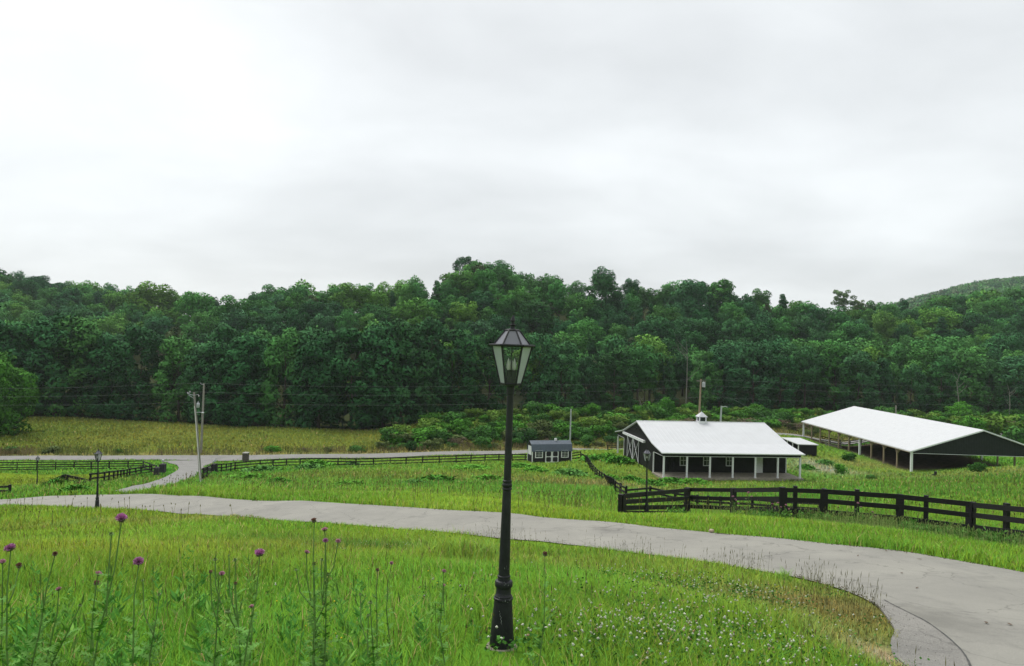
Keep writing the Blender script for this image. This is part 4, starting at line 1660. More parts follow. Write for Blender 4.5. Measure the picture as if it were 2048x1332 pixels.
def fence(name, label, pts, rails, hpost, bh=0.15, bt=0.035, pw=0.13, step=None, group='black board fences', cat='fence', side=-1, posts=True, top_at=None, jitter=0.01):
    """board fence: each board row one part, each post a part. PTS ground points"""
    pts = [Vector(p) for p in pts]
    if step:
        res = [pts[0]]
        for a, b in zip(pts[:-1], pts[1:]):
            n = max(1, round((b - a).to_2d().length / step))
            for k in range(1, n + 1):
                q = a.lerp(b, k / n)
                q.z = g(q.x, q.y)
                res.append(q)
        pts = res
    r = root(name, pts[0], 0, label, cat, group)
    o0 = pts[0]
    dirs = []
    for i in range(len(pts)):
        d = (pts[min(i + 1, len(pts) - 1)] - pts[max(i - 1, 0)])
        d.z = 0
        dirs.append(d.normalized())
    tops = top_at or [1.0] * len(pts)
    for zc in rails:
        m = MB()
        for i in range(len(pts) - 1):
            a, b = pts[i], pts[i + 1]
            nrm = Vector((dirs[i].y, -dirs[i].x, 0)) * (pw / 2 + bt / 2) * (1 if dirs[i].x > 0 else -1)
            ja = Vector((0, 0, zc * tops[i] + random.uniform(-jitter, jitter)))
            jb = Vector((0, 0, zc * tops[i + 1] + random.uniform(-jitter, jitter)))
            m.bar(a + nrm + ja - o0, b + nrm + jb - o0, bt, bh * random.uniform(0.95, 1.03))
        m.build('rail', M['black_paint'], r)
    base = {}
    for i, p in enumerate(pts):
        h = hpost * tops[i]
        key = round(h, 2)
        if key not in base:
            m = MB()
            m.box(-pw / 2, pw / 2, -pw / 2, pw / 2, -0.3, h)
            q = m.build('post', M['black_paint'], r)
            base[key] = q
        else:
            q = base[key].copy()
            COL.objects.link(q)
        q.location = p - o0
        q.rotation_euler = (R(random.uniform(-1.5, 1.5)), R(random.uniform(-1.5, 1.5)), math.atan2(dirs[i].y, dirs[i].x))
    return r


# near fence by the drive, with wide faced posts at the joints
tops = [0.58] + [1] * 9
nf = fence('board_fence', 'large black four board fence beside the drive with a sloping end', FENCE_G, [0.08, 0.47, 0.94, 1.37], 1.47, 0.20, 0.04, 0.2, top_at=tops, group='black board fences', jitter=0.02)
for i, p in enumerate(FENCE_G[:-1]):
    dd = (FENCE_G[i + 1] - p).normalized()
    m = MB()
    h = 1.46 * tops[i]
    m.box(-0.16, 0.16, -0.165, -0.1425, -0.15, h)
    q = m.build('face_board', M['black_paint'], nf)
    q.location = p - FENCE_G[0]
    q.rotation_euler = (0, 0, math.atan2(dd.y, dd.x))
slim = MB()
slim.box(-0.085, 0.085, -0.085, 0.085, -0.3, 1.54)
sq = None
for k, t in ((3, 0.3), (4, 0.44), (5, 0.37), (6, 0.5)):
    p = FENCE_G[k].lerp(FENCE_G[k + 1], t)
    dd = (FENCE_G[k + 1] - FENCE_G[k]).normalized()
    if sq is None:
        sq = q = slim.build('post', M['black_paint'], nf)
    else:
        q = sq.copy()
        COL.objects.link(q)
    q.location = p - FENCE_G[0] + Vector((0, 0.0, 0))
    q.rotation_euler = (0, 0, math.atan2(dd.y, dd.x))

FG = 'black board fences'
# paddock fence running down beside the shed and back behind the near fence
pad_pts = [hit(1161, 917), hit(1182, 941), hit(1208, 966), hit(1230, 988), hit(1252, 1000)]
fence('board_fence', 'long black fence running downhill from the shed towards the barn paddock', pad_pts, [0.25, 0.55, 0.85], 1.0, 0.14, step=2.6)
back_pts = [hit(1252, 1000), gp(1300, 54.5), gp(1350, 52), gp(1394, 50.5), gp(1416, 49.7), gp(1441, 48.8), gp(1504, 46), gp(1544, 44), gp(1589, 42), gp(1640, 39.5)]
fence('board_fence', 'black fence just behind the large drive fence, seen between its boards', back_pts, [0.12, 0.4, 0.7], 0.82, 0.14)
# fence along the valley road
vf = [hit(432, 947), hit(470, 941), hit(520, 936.5), hit(600, 934), hit(780, 930.5), hit(912, 927), hit(1050, 923), hit(1161, 918)]
fence('board_fence', 'long black fence between the middle paddock and the valley road', vf, [0.3, 0.72, 1.12], 1.22, 0.15, step=2.9)
vf = [gp(1215, 128), gp(1252, 131)]
fence('board_fence', 'short black fence length in weeds left of the barn', vf, [0.4, 0.8, 1.1], 1.2, 0.15, step=2.6)
vf = [gp(1640, 152), gp(1700, 155), gp(1768, 158), gp(1850, 163)]
fence('board_fence', 'black fence along the valley road seen under the arena roof', vf, [0.4, 0.8, 1.15], 1.25, 0.16, step=3.2)
vf = [gp(1572, 116), gp(1591, 119)]
fence('board_fence', 'short black fence length between barn and animal shelter', vf, [0.35, 0.75, 1.15], 1.25, 0.15, step=2.4)
# left paddock
lf = [hit(-60, 943), hit(-5, 942), hit(34, 941.5), hit(73, 941), hit(111, 940.5), hit(148, 940), hit(182, 939.5), hit(218, 939), hit(256, 939), hit(286, 938.5)]
lf_h = [1] * len(lf)
fence('board_fence', 'long black four board fence between the mown paddock and the valley road', lf, [0.18, 0.5, 0.82, 1.16], 1.22, 0.13)
fence('board_fence', 'black fence sloping down from the paddock corner to the left gate pillar', [lf[-1], hit(299, 944), hit(312, 951)], [0.3, 0.7, 1.1], 1.2, 0.15)
sf = [hit(303, 947), hit(282, 950), hit(259, 955), hit(235, 961), hit(208, 967), hit(180, 972)]
fence('board_fence', 'black fence curving along the side road towards the gate pillar', sf, [0.2, 0.55, 0.9], 1.0, 0.15, step=3.0)
# raised corner above the bank
c0 = hit(131, 968)
sc_ = c0.y / F
pk = root('fence_corner', c0, 0, 'peaked black fence corner rising from the tall grass bank', 'fence', FG)
m = MB()
m.box(-0.18, 0.18, -0.15, 0.15, -0.3, (968 - 949.5) * sc_)
m.build('post', M['black_paint'], pk)
m = MB()
m.bar((0, -0.2, 18 * sc_), (-29 * sc_, -0.6, 3.5 * sc_), 0.05, 0.24)
m.build('rail', M['black_paint'], pk)
m = MB()
m.bar((0, -0.2, 18 * sc_), (50 * sc_, -0.1, 8 * sc_), 0.05, 0.24)
m.build('rail', M['black_paint'], pk)
m = MB()
m.bar((6 * sc_, -0.2, 7 * sc_), (40 * sc_, -0.1, 7.5 * sc_), 0.05, 0.2)
m.build('rail', M['black_paint'], pk)
b0 = hit(160, 975.5)
s2 = b0.y / F
bp = root('gate_panel', b0, R(8), 'low dark boarded gate panel leaning in grass below the fence corner', 'gate')
m = MB()
for k in range(4):
    m.box(-11 * s2, 11 * s2, -0.04 + 0.002 * k, 0.0, (0.2 + 3.2 * k) * s2, (2.9 + 3.2 * k) * s2)
m.build('boards', M['black_paint'], bp)
m = MB()
for x in (-10.5, 0, 10.5):
    m.box((x - 0.8) * s2, (x + 0.8) * s2, -0.09, -0.042, -0.2, 13.5 * s2)
m.build('frame', M['black_paint'], bp)
nl = [gp(-30, 50), gp(-5, 49), gp(19, 48.5)]
fence('board_fence', 'short black fence end in tall grass at the drive corner', nl, [0.22, 0.5], 0.62, 0.14)
# broken fence post in the right paddock
b0 = hit(1871, 953)
s2 = b0.y / F
bf = root('broken_fence', b0, 0, 'broken fence post with one fallen rail alone in the right paddock', 'fence post')
m = MB()
m.box(-0.12, 0.12, -0.12, 0.12, -0.2, 10 * s2)
m.build('post', M['black_paint'], bf)
m = MB()
m.bar((-0.1, -0.16, 5.5 * s2), (-21 * s2, -0.5, 0.5 * s2), 0.05, 0.14)
m.build('rail', M['black_paint'], bf)
# weathered cattle gate by the arena
b0 = gp(1668, 139)
wg = root('farm_gate', b0, R(-20), 'weathered grey wooden gate among weeds beside the arena posts', 'gate')
m = MB()
for z in (0.3, 0.75, 1.2):
    m.bar((-1.6, 0, z + 0.3), (1.4, 0, z - 0.15), 0.05, 0.16)
m.bar((-1.4, 0.05, 0), (-1.4, 0.05, 1.6), 0.08, 0.12, (0, 1, 0))
m.bar((1.2, 0.05, 0), (1.2, 0.05, 1.2), 0.08, 0.12, (0, 1, 0))
m.build('boards', M['wood_pole'], wg)

# ------------------------------------------------------------------ gate pillars


def pillar(px, py, w, h, label, name='gate_pillar'):
    b = hit(px, py)
    s = b.y / F
    r = root(name, b, R(random.uniform(-8, 8)), label, 'pillar', 'brick gate pillars' if name == 'gate_pillar' else None)
    W, Hh = w * s / 2, h * s
    m = MB()
    m.box(-W, W, -W, W, -0.4, Hh - 0.12)
    m.build('shaft', M['brick' if name == 'gate_pillar' else 'column_brick'], r)
    m = MB()
    m.lathe([(W * 1.5, Hh - 0.12), (W * 1.6, Hh - 0.04), (W * 0.9, Hh + 0.06)], 4, (0, 0), math.pi / 4)
    m.build('cap', M['brick' if name == 'gate_pillar' else 'stone_cap'], r)
    return r, b, s, Hh


gl, b, s, hh = pillar(325, 948, 10, 20, 'dark brick gate pillar with thin finial left of the side road')
m = MB()
m.lathe([(0.07, hh + .05), (0.03, hh + .12), (0.03, hh + 0.32), (0.13, hh + 0.38), (0.14, hh + 0.46), (0.02, hh + 0.56)], 10)
m.build('finial', M['grey_metal'], gl)
pr_, b, s, hh = pillar(313, 953, 8.5, 18, 'dark fence end pier beside the left gate pillar')
gr, b, s, hh = pillar(428, 946, 10, 18, 'dark brick gate pillar carrying a horse statue right of the side road')
wl = root('wing_wall', hit(413, 948), R(6), 'low dark brick wing wall joining the right gate pillar', 'wall')
s_ = wl.location.y / F
m = MB()
m.box(-5.5 * s_, 8 * s_, -0.2, 0.2, -0.4, 12 * s_)
m.build('wall_body', M['brick'], wl)
m = MB()
m.box(-5.8 * s_, 8.1 * s_, -0.25, 0.25, 12 * s_ + 0.003, 12 * s_ + 0.08)
m.build('coping', M['brick'], wl)
fence('board_fence', 'black fence dropping from the right gate pillar towards the utility pole', [hit(424, 948), hit(414, 956), hit(405, 964)], [0.3, 0.7, 1.1], 1.2, 0.15)
pillar(491, 923.5, 10, 18.5, 'brown brick column with stone cap beside the valley road', 'brick_column')

# small rearing horse statue (one skinned figure)


def horse(loc, size):
    pts = {'pel': (-.22, 0, .42, .11), 'mid': (-.02, 0, .52, .12), 'cht': (.18, 0, .66, .12), 'nk': (.28, 0, .86, .07), 'pol': (.34, 0, 1.0, .055), 'muz': (.47, 0, .90, .032),
           'hl1': (-.20, .08, .26, .055), 'hl2': (-.27, .08, .12, .03), 'hl3': (-.24, .08, 0, .025), 'hr1': (-.16, -.08, .24, .055), 'hr2': (-.22, -.08, .12, .03), 'hr3': (-.18, -.08, 0, .025),
           'fl1': (.32, .07, .60, .045), 'fl2': (.44, .07, .66, .028), 'fl3': (.48, .07, .56, .02), 'fr1': (.30, -.07, .54, .045), 'fr2': (.40, -.07, .52, .028), 'fr3': (.40, -.07, .40, .02),
           't1': (-.34, 0, .44, .03), 't2': (-.42, 0, .28, .035), 't3': (-.42, 0, .12, .012), 'er': (.32, 0, 1.08, .015)}
    ed = [('pel', 'mid'), ('mid', 'cht'), ('cht', 'nk'), ('nk', 'pol'), ('pol', 'muz'), ('pel', 'hl1'), ('hl1', 'hl2'), ('hl2', 'hl3'), ('pel', 'hr1'), ('hr1', 'hr2'), ('hr2', 'hr3'),
          ('cht', 'fl1'), ('fl1', 'fl2'), ('fl2', 'fl3'), ('cht', 'fr1'), ('fr1', 'fr2'), ('fr2', 'fr3'), ('pel', 't1'), ('t1', 't2'), ('t2', 't3'), ('pol', 'er')]
    ks = list(pts)
    me = bpy.data.meshes.new('horse_statue')
    me.from_pydata([tuple(c * size for c in pts[k][:3]) for k in ks], [(ks.index(a), ks.index(b)) for a, b in ed], [])
    me.materials.append(M['grey_metal'])
    o = link('horse_statue', me)
    o.modifiers.new('skin', 'SKIN')
    for i, k in enumerate(ks):
        v = me.skin_vertices[0].data[i]
        v.radius = (pts[k][3] * size,) * 2
        v.use_root = (k == 'pel')
    o.modifiers.new('sub', 'SUBSURF').levels = 1
    o.modifiers['sub'].render_levels = 1
    o.location = loc
    return o


hs = horse(gr.location + Vector((0, 0, hh + 0.04)), 0.68)
tag(hs, 'small grey rearing horse statue on top of the right gate pillar', 'statue')

# ------------------------------------------------------------------ utility poles and wires


def pole_between(base, top, r0, r1, mt='wood_pole'):
    m = MB()
    b = Vector((0, 0, -0.5))
    m.tube([b, (top - base) * 0.5, top - base], [r0, (r0 + r1) / 2, r1], 10)
    return m


UG = 'utility poles'
b1 = hit(403, 966)
t1 = at(388, 784, b1.y)
up1 = root('utility_pole', b1, 0, 'tall weathered utility pole with transformer and pale conduit by the side road', 'utility pole', UG)
v = t1 - b1
pole_between(b1, t1, 0.115, 0.075).build('pole', M['wood_pole'], up1, smooth=True)
s = b1.y / F
m = MB()
m.tube([v * 0.965 + Vector((0, -0.1, 0)), v * 0.955 + Vector((-7 * s, -0.1, 3 * s)), v * 0.955 + Vector((-12 * s, -0.1, 6 * s))], 0.02, 6)
m.tube([v * 0.93 + Vector((0, -0.1, 0)), v * 0.955 + Vector((-12 * s, -0.1, 3 * s))], 0.016, 6)
m.tube([v * 0.965 + Vector((0, -0.1, 0)), v * 0.975 + Vector((10 * s, -0.1, 0))], 0.02, 6)
ca = m.build('cross_arm', M['grey_metal'], up1)
for dx, dz in ((-12, 7), (-8, 9.5), (10, 2)):
    m = MB()
    m.lathe([(0.02, 0), (0.04, 0.03), (0.025, 0.06), (0.04, 0.09), (0.02, 0.13)], 8)
    o = m.build('insulator', M['white_trim'], ca)
    o.location = v * 0.955 + Vector((dx * s, -0.1, dz * s - 0.1))
m = MB()
m.lathe([(0.10, 0), (0.125, 0.03), (0.125, 0.33), (0.10, 0.38), (0.03, 0.39), (0.025, 0.52)], 14)
tr = m.build('transformer', M['grey_metal'], up1, smooth=True)
tr.location = v * 0.83 + Vector((6.5 * s, -0.1, 0))
m = MB()
m.tube([v * 0.775, v * 0.78 + Vector((9 * s, -0.15, 0.0)), v * 0.78 + Vector((15 * s, -0.2, 0.0))], 0.025, 6)
la = m.build('lamp_arm', M['grey_metal'], up1)
m = MB()
m.ball(tuple(v * 0.78 + Vector((16.5 * s, -0.2, -0.03))), 0.12, 0.1, 0.07)
m.build('lamp_head', M['grey_metal'], la)
m = MB()
cb = at(402, 978, b1.y - 3.4) - b1
m.tube([cb, cb * 0.5 + (at(389, 812, b1.y - 0.4) - b1) * 0.5, at(389, 812, b1.y - 0.4) - b1], 0.034, 8)
m.build('conduit', M['pale_pipe'], up1)
m = MB()
m.tube([(5 * s, -0.3, -0.3), (4.2 * s, -0.3, 10 * s)], 0.035, 8)
m.build('ground_marker', M['pale_pipe'], up1)

b2 = hit(401, 912)
b2 = gp(402, 124)
t2 = at(408, 767, 124)
up2 = root('utility_pole', b2, 0, 'plain weathered utility pole beside the valley road behind the transformer pole', 'utility pole', UG)
pole_between(b2, t2, 0.21, 0.15).build('pole', M['wood_pole'], up2, smooth=True)
m = MB()
vv = t2 - b2
m.tube([vv * 0.985 + Vector((0, -0.15, 0)), vv * 0.985 + Vector((-0.5, -0.15, 0.1)), vv + Vector((-0.62, -0.15, 0.15))], 0.035, 6)
m.build('cross_arm', M['grey_metal'], up2)

t4 = at(1402, 758, 152)
b4 = Vector((t4.x - 0.3, 152, g(t4.x, 152)))
up4 = root('utility_pole', b4, 0, 'tall brown utility pole with transformer rising behind the barn roof', 'utility pole', UG)
pole_between(b4, t4, 0.24, 0.17).build('pole', M['wood_post'], up4, smooth=True)
vv = t4 - b4
m = MB()
m.box(-1.0, 1.0, -0.35, -0.22, -0.12, 0.04)
o = m.build('cross_arm', M['wood_pole'], up4)
o.location = vv * 0.97
m = MB()
m.lathe([(0.25, 0), (0.36, 0.06), (0.36, 0.95), (0.25, 1.05), (0.06, 1.08), (0.05, 1.3)], 14)
o = m.build('transformer', M['grey_metal'], up4, smooth=True)
o.location = vv * 0.86 + Vector((0.55, -0.3, 0))

t5 = at(1443, 812, 146)
b5 = Vector((t5.x - 0.2, 146, g(t5.x, 146)))
up5 = root('light_pole', b5, 0, 'short grey pole with side lamp arm behind the barn roof', 'light pole')
pole_between(b5, t5, 0.2, 0.16).build('pole', M['grey_metal'], up5, smooth=True)
m = MB()
vv = t5 - b5
m.tube([vv * 0.97, vv * 0.975 + Vector((0.8, -0.1, 0.1)), vv * 0.97 + Vector((1.2, -0.1, 0.0))], 0.08, 6)
m.build('lamp_arm', M['grey_metal'], up5)

t3 = at(1142, 818, 128)
b3 = gp(1139.5, 128)
up3 = root('utility_pole', b3, 0, 'thin pale grey pole standing directly behind the garden shed', 'utility pole', UG)
pole_between(b3, t3, 0.15, 0.12).build('pole', M['grey_metal'], up3, smooth=True)
t6 = at(1792, 811, 176)
b6 = gp(1791, 176)
up6 = root('utility_pole', b6, 0, 'grey pole top showing above the riding arena roof', 'utility pole', UG)
pole_between(b6, t6, 0.22, 0.17).build('pole', M['wood_pole'], up6, smooth=True)


def wire(pts, label, sag=0.8, rad=0.006):
    m = MB()
    o0 = Vector(pts[0])
    line = []
    for a, b in zip(pts[:-1], pts[1:]):
        a, b = Vector(a), Vector(b)
        for k in range(14):
            t = k / 14
            p = a.lerp(b, t)
            p.z -= sag * 4 * t * (1 - t) * min(1, (b - a).length / 90)
            line.append(p - o0)
    line.append(Vector(pts[-1]) - o0)
    m.tube(line, rad, 5)
    o = m.build('power_line', M['wire'], None)
    o.location = o0
    return tag(o, label, 'wire', 'power lines along the valley road')


wire([at(-260, 776, 112), t2 + Vector((-0.2, -0.15, 0.1)), at(1020, 770, 138), t4 + Vector((-0.8, -0.3, 0)), at(2250, 772, 190)], 'topmost power line crossing before the dark forest')
wire([at(-260, 792, 112), at(405, 784, 123.8), at(1020, 786, 138), t4 + Vector((0.8, -0.3, -1.3)), at(2250, 792, 190)], 'second power line below the topmost one')
wire([at(-260, 806, 112), at(404, 804, 123.8), at(1020, 806, 138), at(1402, 794, 151.8), at(2250, 808, 190)], 'lowest power line crossing before the dark forest')
wire([t4 + Vector((0.3, -0.2, -2.2)), at(1470, 800, 150), at(1540, 838, 140)], 'service wire sloping from the barn pole down to the right')

# ------------------------------------------------------------------ trees and shrubs


def crown_mesh(name, seed, h, rad, zlow, nlobe, nleaf, ls, shape='round', m=None, lobe_r=(0.22, 0.36), gap=0.0):
    """crown of leaf-sized quads spread over many overlapping leaf masses"""
    r = np.random.default_rng(seed)
    cz = (h + zlow) / 2
    hz = (h - zlow) / 2
    # lobe centres fill the envelope, denser near its surface
    u = r.normal(0, 1, (nlobe, 3))
    u /= np.linalg.norm(u, axis=1)[:, None]
    q = r.random(nlobe) ** 0.45 * 0.82
    Cn = u * q[:, None]
    if shape == 'edge':      # leafy from the ground up
        zz = np.linspace(-0.97, 0.93, nlobe)
        an_ = r.random(nlobe) * 6.28
        ra = np.sqrt(np.clip(1 - np.clip((zz - 0.05) / 0.95, 0, 1) ** 2, 0, 1)) * (0.80 + 0.2 * sstep(-1, -0.3, zz)) * (0.35 + 0.6 * np.sqrt(r.random(nlobe)))
        Cn = np.stack([np.cos(an_) * ra, np.sin(an_) * ra, zz], 1)
    lr = (lobe_r[0] + (lobe_r[1] - lobe_r[0]) * r.random(nlobe)) * rad
    t = (Cn[:, 2] + 1) / 2
    wdt = np.ones(nlobe)
    if shape == 'cone':
        wdt = 1.05 - 0.85 * t
    if shape == 'edge':
        wdt = 1.0 - 0.15 * t
    X = Cn[:, 0] * rad * wdt * (0.9 + 0.25 * r.random(nlobe))
    Y = Cn[:, 1] * rad * wdt * (0.9 + 0.25 * r.random(nlobe))
    Z = cz + Cn[:, 2] * hz
    lr = lr * (0.75 + 0.25 * wdt)
    tone = 0.68 + 0.62 * r.random(nlobe)
    # leaves: choose lobe by area, on its shell, mostly outward and upward
    p = lr ** 2
    k = r.choice(nlobe, nleaf, p=p / p.sum())
    d = r.normal(0, 1, (nleaf, 3))
    d[:, 2] += 0.25
    d /= np.linalg.norm(d, axis=1)[:, None]
    rr_ = lr[k] * (0.72 + 0.34 * r.random(nleaf))
    P = np.stack([X[k] + d[:, 0] * rr_, Y[k] + d[:, 1] * rr_, Z[k] + d[:, 2] * rr_ * 0.85], 1)
    nrm = d + r.normal(0, 0.7, (nleaf, 3))
    nrm[:, 2] += 0.35
    nrm /= np.linalg.norm(nrm, axis=1)[:, None]
    a = np.cross(nrm, r.normal(0, 1, (nleaf, 3)))
    a /= np.linalg.norm(a, axis=1)[:, None] + 1e-9
    b = np.cross(nrm, a)
    s = ls * (0.55 + 0.9 * r.random(nleaf))[:, None]
    bend = nrm * s * 0.25
    V = np.stack([P - a * s, P - b * s * 0.55 - bend * .3, P + a * s, P + b * s * 0.55 - bend * .3], 1).reshape(-1, 3)
    c = (tone[k] * (0.92 + 0.16 * r.random(nleaf)))[:, None] * np.array([1.0, 1.0, 1.0])
    c[:, 0] *= 0.92 + 0.16 * r.random(nleaf)
    ctr = np.stack([P[:, 0] / rad, P[:, 1] / rad, (P[:, 2] - cz) / hz], 1)
    sn = d * 0.8 + ctr * 0.5 + r.normal(0, 0.14, (nleaf, 3))
    sn[:, 2] += 0.12
    sn /= np.linalg.norm(sn, axis=1)[:, None]
    me = mesh_np(name, V, np.arange(nleaf * 4), np.arange(nleaf) * 4, m, np.repeat(c, 4, 0), nrm=np.repeat(sn, 4, 0))
    return me


def trunk_mesh(name, seed, h, r0, m, nb=5, lean=0.3):
    rr = random.Random(seed)
    mb = MB()
    p = [Vector((0, 0, -0.6))]
    for k in range(1, 6):
        p.append(Vector((rr.uniform(-lean, lean) * k / 3, rr.uniform(-lean, lean) * k / 3, h * k / 5)))
    mb.tube(p, [r0 * 1.35, r0, r0 * .8, r0 * .62, r0 * .4, r0 * .15], 8)
    for k in range(nb):
        i = rr.randint(1, 4)
        a = p[i].lerp(p[i + 1 if i < 5 else 5], rr.random())
        t = rr.uniform(0, 6.28)
        ln = h * rr.uniform(.22, .38)
        b = a + Vector((math.cos(t) * ln * .75, math.sin(t) * ln * .75, ln * .6))
        mb.tube([a, a.lerp(b, .5) + Vector((0, 0, ln * .06)), b], [r0 * .45, r0 * .28, r0 * .08], 6)
    me = bpy.data.meshes.new(name)
    me.from_pydata(mb.v, [], mb.f)
    me.materials.append(m)
    me.polygons.foreach_set('use_smooth', [True] * len(me.polygons))
    return me


M['tree_leaf'] = leafmat('tree_foliage', 'Col', 0.08, obj=True, spec=0.04, rough=0.8)
M['far_leaf'] = leafmat('forest_foliage', 'Col', 0.08, spec=0.04, rough=0.8)
# variants, all 20 m tall so that copies only need scaling
CR_EDGE = [crown_mesh('crown', 100 + i, 20, 5.8, 0.6, 80, 9500, 0.33, 'edge', M['tree_leaf'], (0.20, 0.34)) for i in range(4)]
CR_ROUND = [crown_mesh('crown', 200 + i, 20, 6.2, 5.0, 62, 7500, 0.32, 'round', M['tree_leaf'], (0.22, 0.38)) for i in range(5)]
CR_CEDAR = [crown_mesh('crown', 300 + i, 20, 4.6, 1.5, 70, 6000, 0.28, 'cone', M['tree_leaf'], (0.18, 0.30)) for i in range(2)]
CR_OPEN = [crown_mesh('crown', 400, 20, 5.2, 6.0, 38, 3800, 0.30, 'round', M['tree_leaf'], (0.15, 0.27))]
TK = [trunk_mesh('trunk', 500 + i, 15, 0.28, M['bark']) for i in range(3)]

TONES = {  # leaf colours by the kinds told apart in the photo
    'dark green': (0.036, 0.122, 0.040), 'mid green': (0.064, 0.20, 0.046), 'blue green': (0.050, 0.155, 0.056), 'yellow green': (0.102, 0.25, 0.044), 'bright green': (0.070, 0.23, 0.024), 'olive brown': (0.060, 0.085, 0.034), 'pale green': (0.14, 0.23, 0.10)}
SHAPES = {'edge': (CR_EDGE, 'broadleaf'), 'round': (CR_ROUND, 'broadleaf'), 'cone': (CR_CEDAR, 'conical cedar'), 'open': (CR_OPEN, 'open crowned')}
GROUP_T = 'trees of the wooded hill'


def tree(x, y, h, shape, tone, label, rnd, z=None, wide=1.0, group=GROUP_T):
    r = root('tree', (x, y, (g(x, y) if z is None else z)), rnd.uniform(0, 6.28), label, 'tree', group)
    k = h / 20
    cr = bpy.data.objects.new('crown', rnd.choice(SHAPES[shape][0]))
    COL.objects.link(cr)
    cr.parent = r
    wide *= rnd.uniform(0.88, 1.28)
    cr.scale = (k * wide * rnd.uniform(.9, 1.12), k * wide, k)
    c = TONES[tone]
    j = rnd.uniform(0.8, 1.2)
    cr.color = (c[0] * j * rnd.uniform(.9, 1.15), c[1] * j, c[2] * j * rnd.uniform(.85, 1.15), 1)
    tk = bpy.data.objects.new('trunk', rnd.choice(TK))
    COL.objects.link(tk)
    tk.parent = r
    tk.scale = (k, k, k)
    return r


rnd = random.Random(11)
cands = []
# hex grid over the hillsides
for j in range(200):
    y = 158 + j * 6.6
    if y > 470:
        break
    for i in range(-70, 71):
        x = (i + (j % 2) * 0.5) * 7.8
        xx = x + rnd.uniform(-2.2, 2.2)
        yy = y + rnd.uniform(-2.2, 2.2)
        a = xx / yy
        if abs(a) > 0.80:
            continue
        fe = float(forest_edge(xx, yy))
        if yy < fe + 2:
            continue
        cands.append((xx, yy, yy - fe))
cz = G([c[0] for c in cands], [c[1] for c in cands])
LAND = [(-200, 120, 'behind the left edge tree'), (120, 330, 'above the left meadow end'), (330, 470, 'behind the two utility poles'), (470, 640, 'above the meadow centre'), (640, 820, 'at the meadow right end'),
        (820, 960, 'left of the near lamp'), (960, 1090, 'behind the near lamp post'), (1090, 1240, 'behind the garden shed'), (1240, 1400, 'behind the barn roof'), (1400, 1600, 'behind the barn light pole'),
        (1600, 1800, 'behind the arena ridge'), (1800, 2300, 'behind the arena gable')]
SKX = [-300, 0, 60, 100, 200, 290, 400, 470, 500, 580, 650, 760, 850, 900, 940, 1000, 1060, 1140, 1180, 1280, 1340, 1440, 1480, 1560, 1650, 1750, 1840, 1900, 1960, 2048, 2400]
SKY_ = [530, 543, 556, 566, 575, 588, 599, 616, 602, 580, 575, 578, 560, 546, 526, 533, 550, 575, 572, 575, 580, 575, 590, 600, 615, 612, 606, 600, 594, 582, 560]
info = []
for (x, y, d), z in zip(cands, cz):
    front = d < 9
    n1 = float(vnoise(x, y, 40, 21))
    n2 = rnd.random()
    if front:
        h = rnd.uniform(19, 25) if x < 0.05 * y else rnd.uniform(14, 20)
        shape = 'edge'
        tone = 'dark green' if n2 < 0.62 else 'mid green' if n2 < 0.82 else 'blue green'
    else:
        h = rnd.uniform(12.5, 17.5) if d > 35 else rnd.uniform(15, 21)
        shape = 'round' if n2 < 0.84 else 'cone' if n2 < 0.95 else 'edge'
        n3 = rnd.random()
        if x / y > 0.50 and d > 50:
            n1 = max(n1, 0.63 if rnd.random() < 0.7 else n1)
        if n1 > 0.62:
            tone = 'yellow green' if n3 < 0.4 else 'mid green' if n3 < 0.85 else 'dark green'
        elif n1 < 0.38:
            tone = 'dark green' if n3 < 0.5 else 'blue green' if n3 < 0.65 else 'mid green'
        else:
            tone = 'mid green' if n3 < 0.55 else 'dark green' if n3 < 0.75 else 'yellow green' if n3 < 0.9 else 'blue green'
        if shape == 'cone':
            tone = 'dark green' if n3 < .7 else 'olive brown'
    q_ = proj([[x, y, z + h]])[0]
    over = float(np.interp(q_[0], SKX, SKY_)) - 3 - q_[1]
    if over > 0 and d > 25:
        h = max(5.0, h - over / F * y)
    elif -24 < over < -3 and d > 60:
        h = min(h * 1.4, h + (-over - rnd.uniform(0, 9)) / F * y)
    if not front and over < 0 and rnd.random() < 0.3:
        h *= rnd.choice([0.72, 0.8, 1.18, 1.25])
    info.append([x, y, z, d, h, shape, tone])
# which of them the photograph could show, nearest first, on a coarse screen
mask = np.zeros((167, 256), bool)
order = np.argsort([i[1] for i in info])
vis = {}
gyy, gxx = np.mgrid[0:167, 0:256]
for k in order:
    x, y, z, d, h, shape, tone = info[k]
    c = proj([[x, y, z + h * 0.55], [x, y, z + h]])
    px, py = c[0] / 8
    rx = 0.30 * h / y * F / 8
    ry = 0.47 * h / y * F / 8
    x0, x1 = max(0, int(px - rx)), min(256, int(px + rx) + 2)
    y0, y1 = max(0, int(py - ry)), min(167, int(py + ry) + 2)
    if x0 >= x1 or y0 >= y1:
        continue
    el = (((gxx[y0:y1, x0:x1] - px) / rx) ** 2 + ((gyy[y0:y1, x0:x1] - py) / ry) ** 2) < 1
    new = el & ~mask[y0:y1, x0:x1]
    nv = int(new.sum())
    if nv >= 3:
        vis[k] = nv
        mask[y0:y1, x0:x1] |= el
rank = sorted(vis, key=lambda k: -vis[k])
single = set(rank[:270])
nfor = []
count = 0
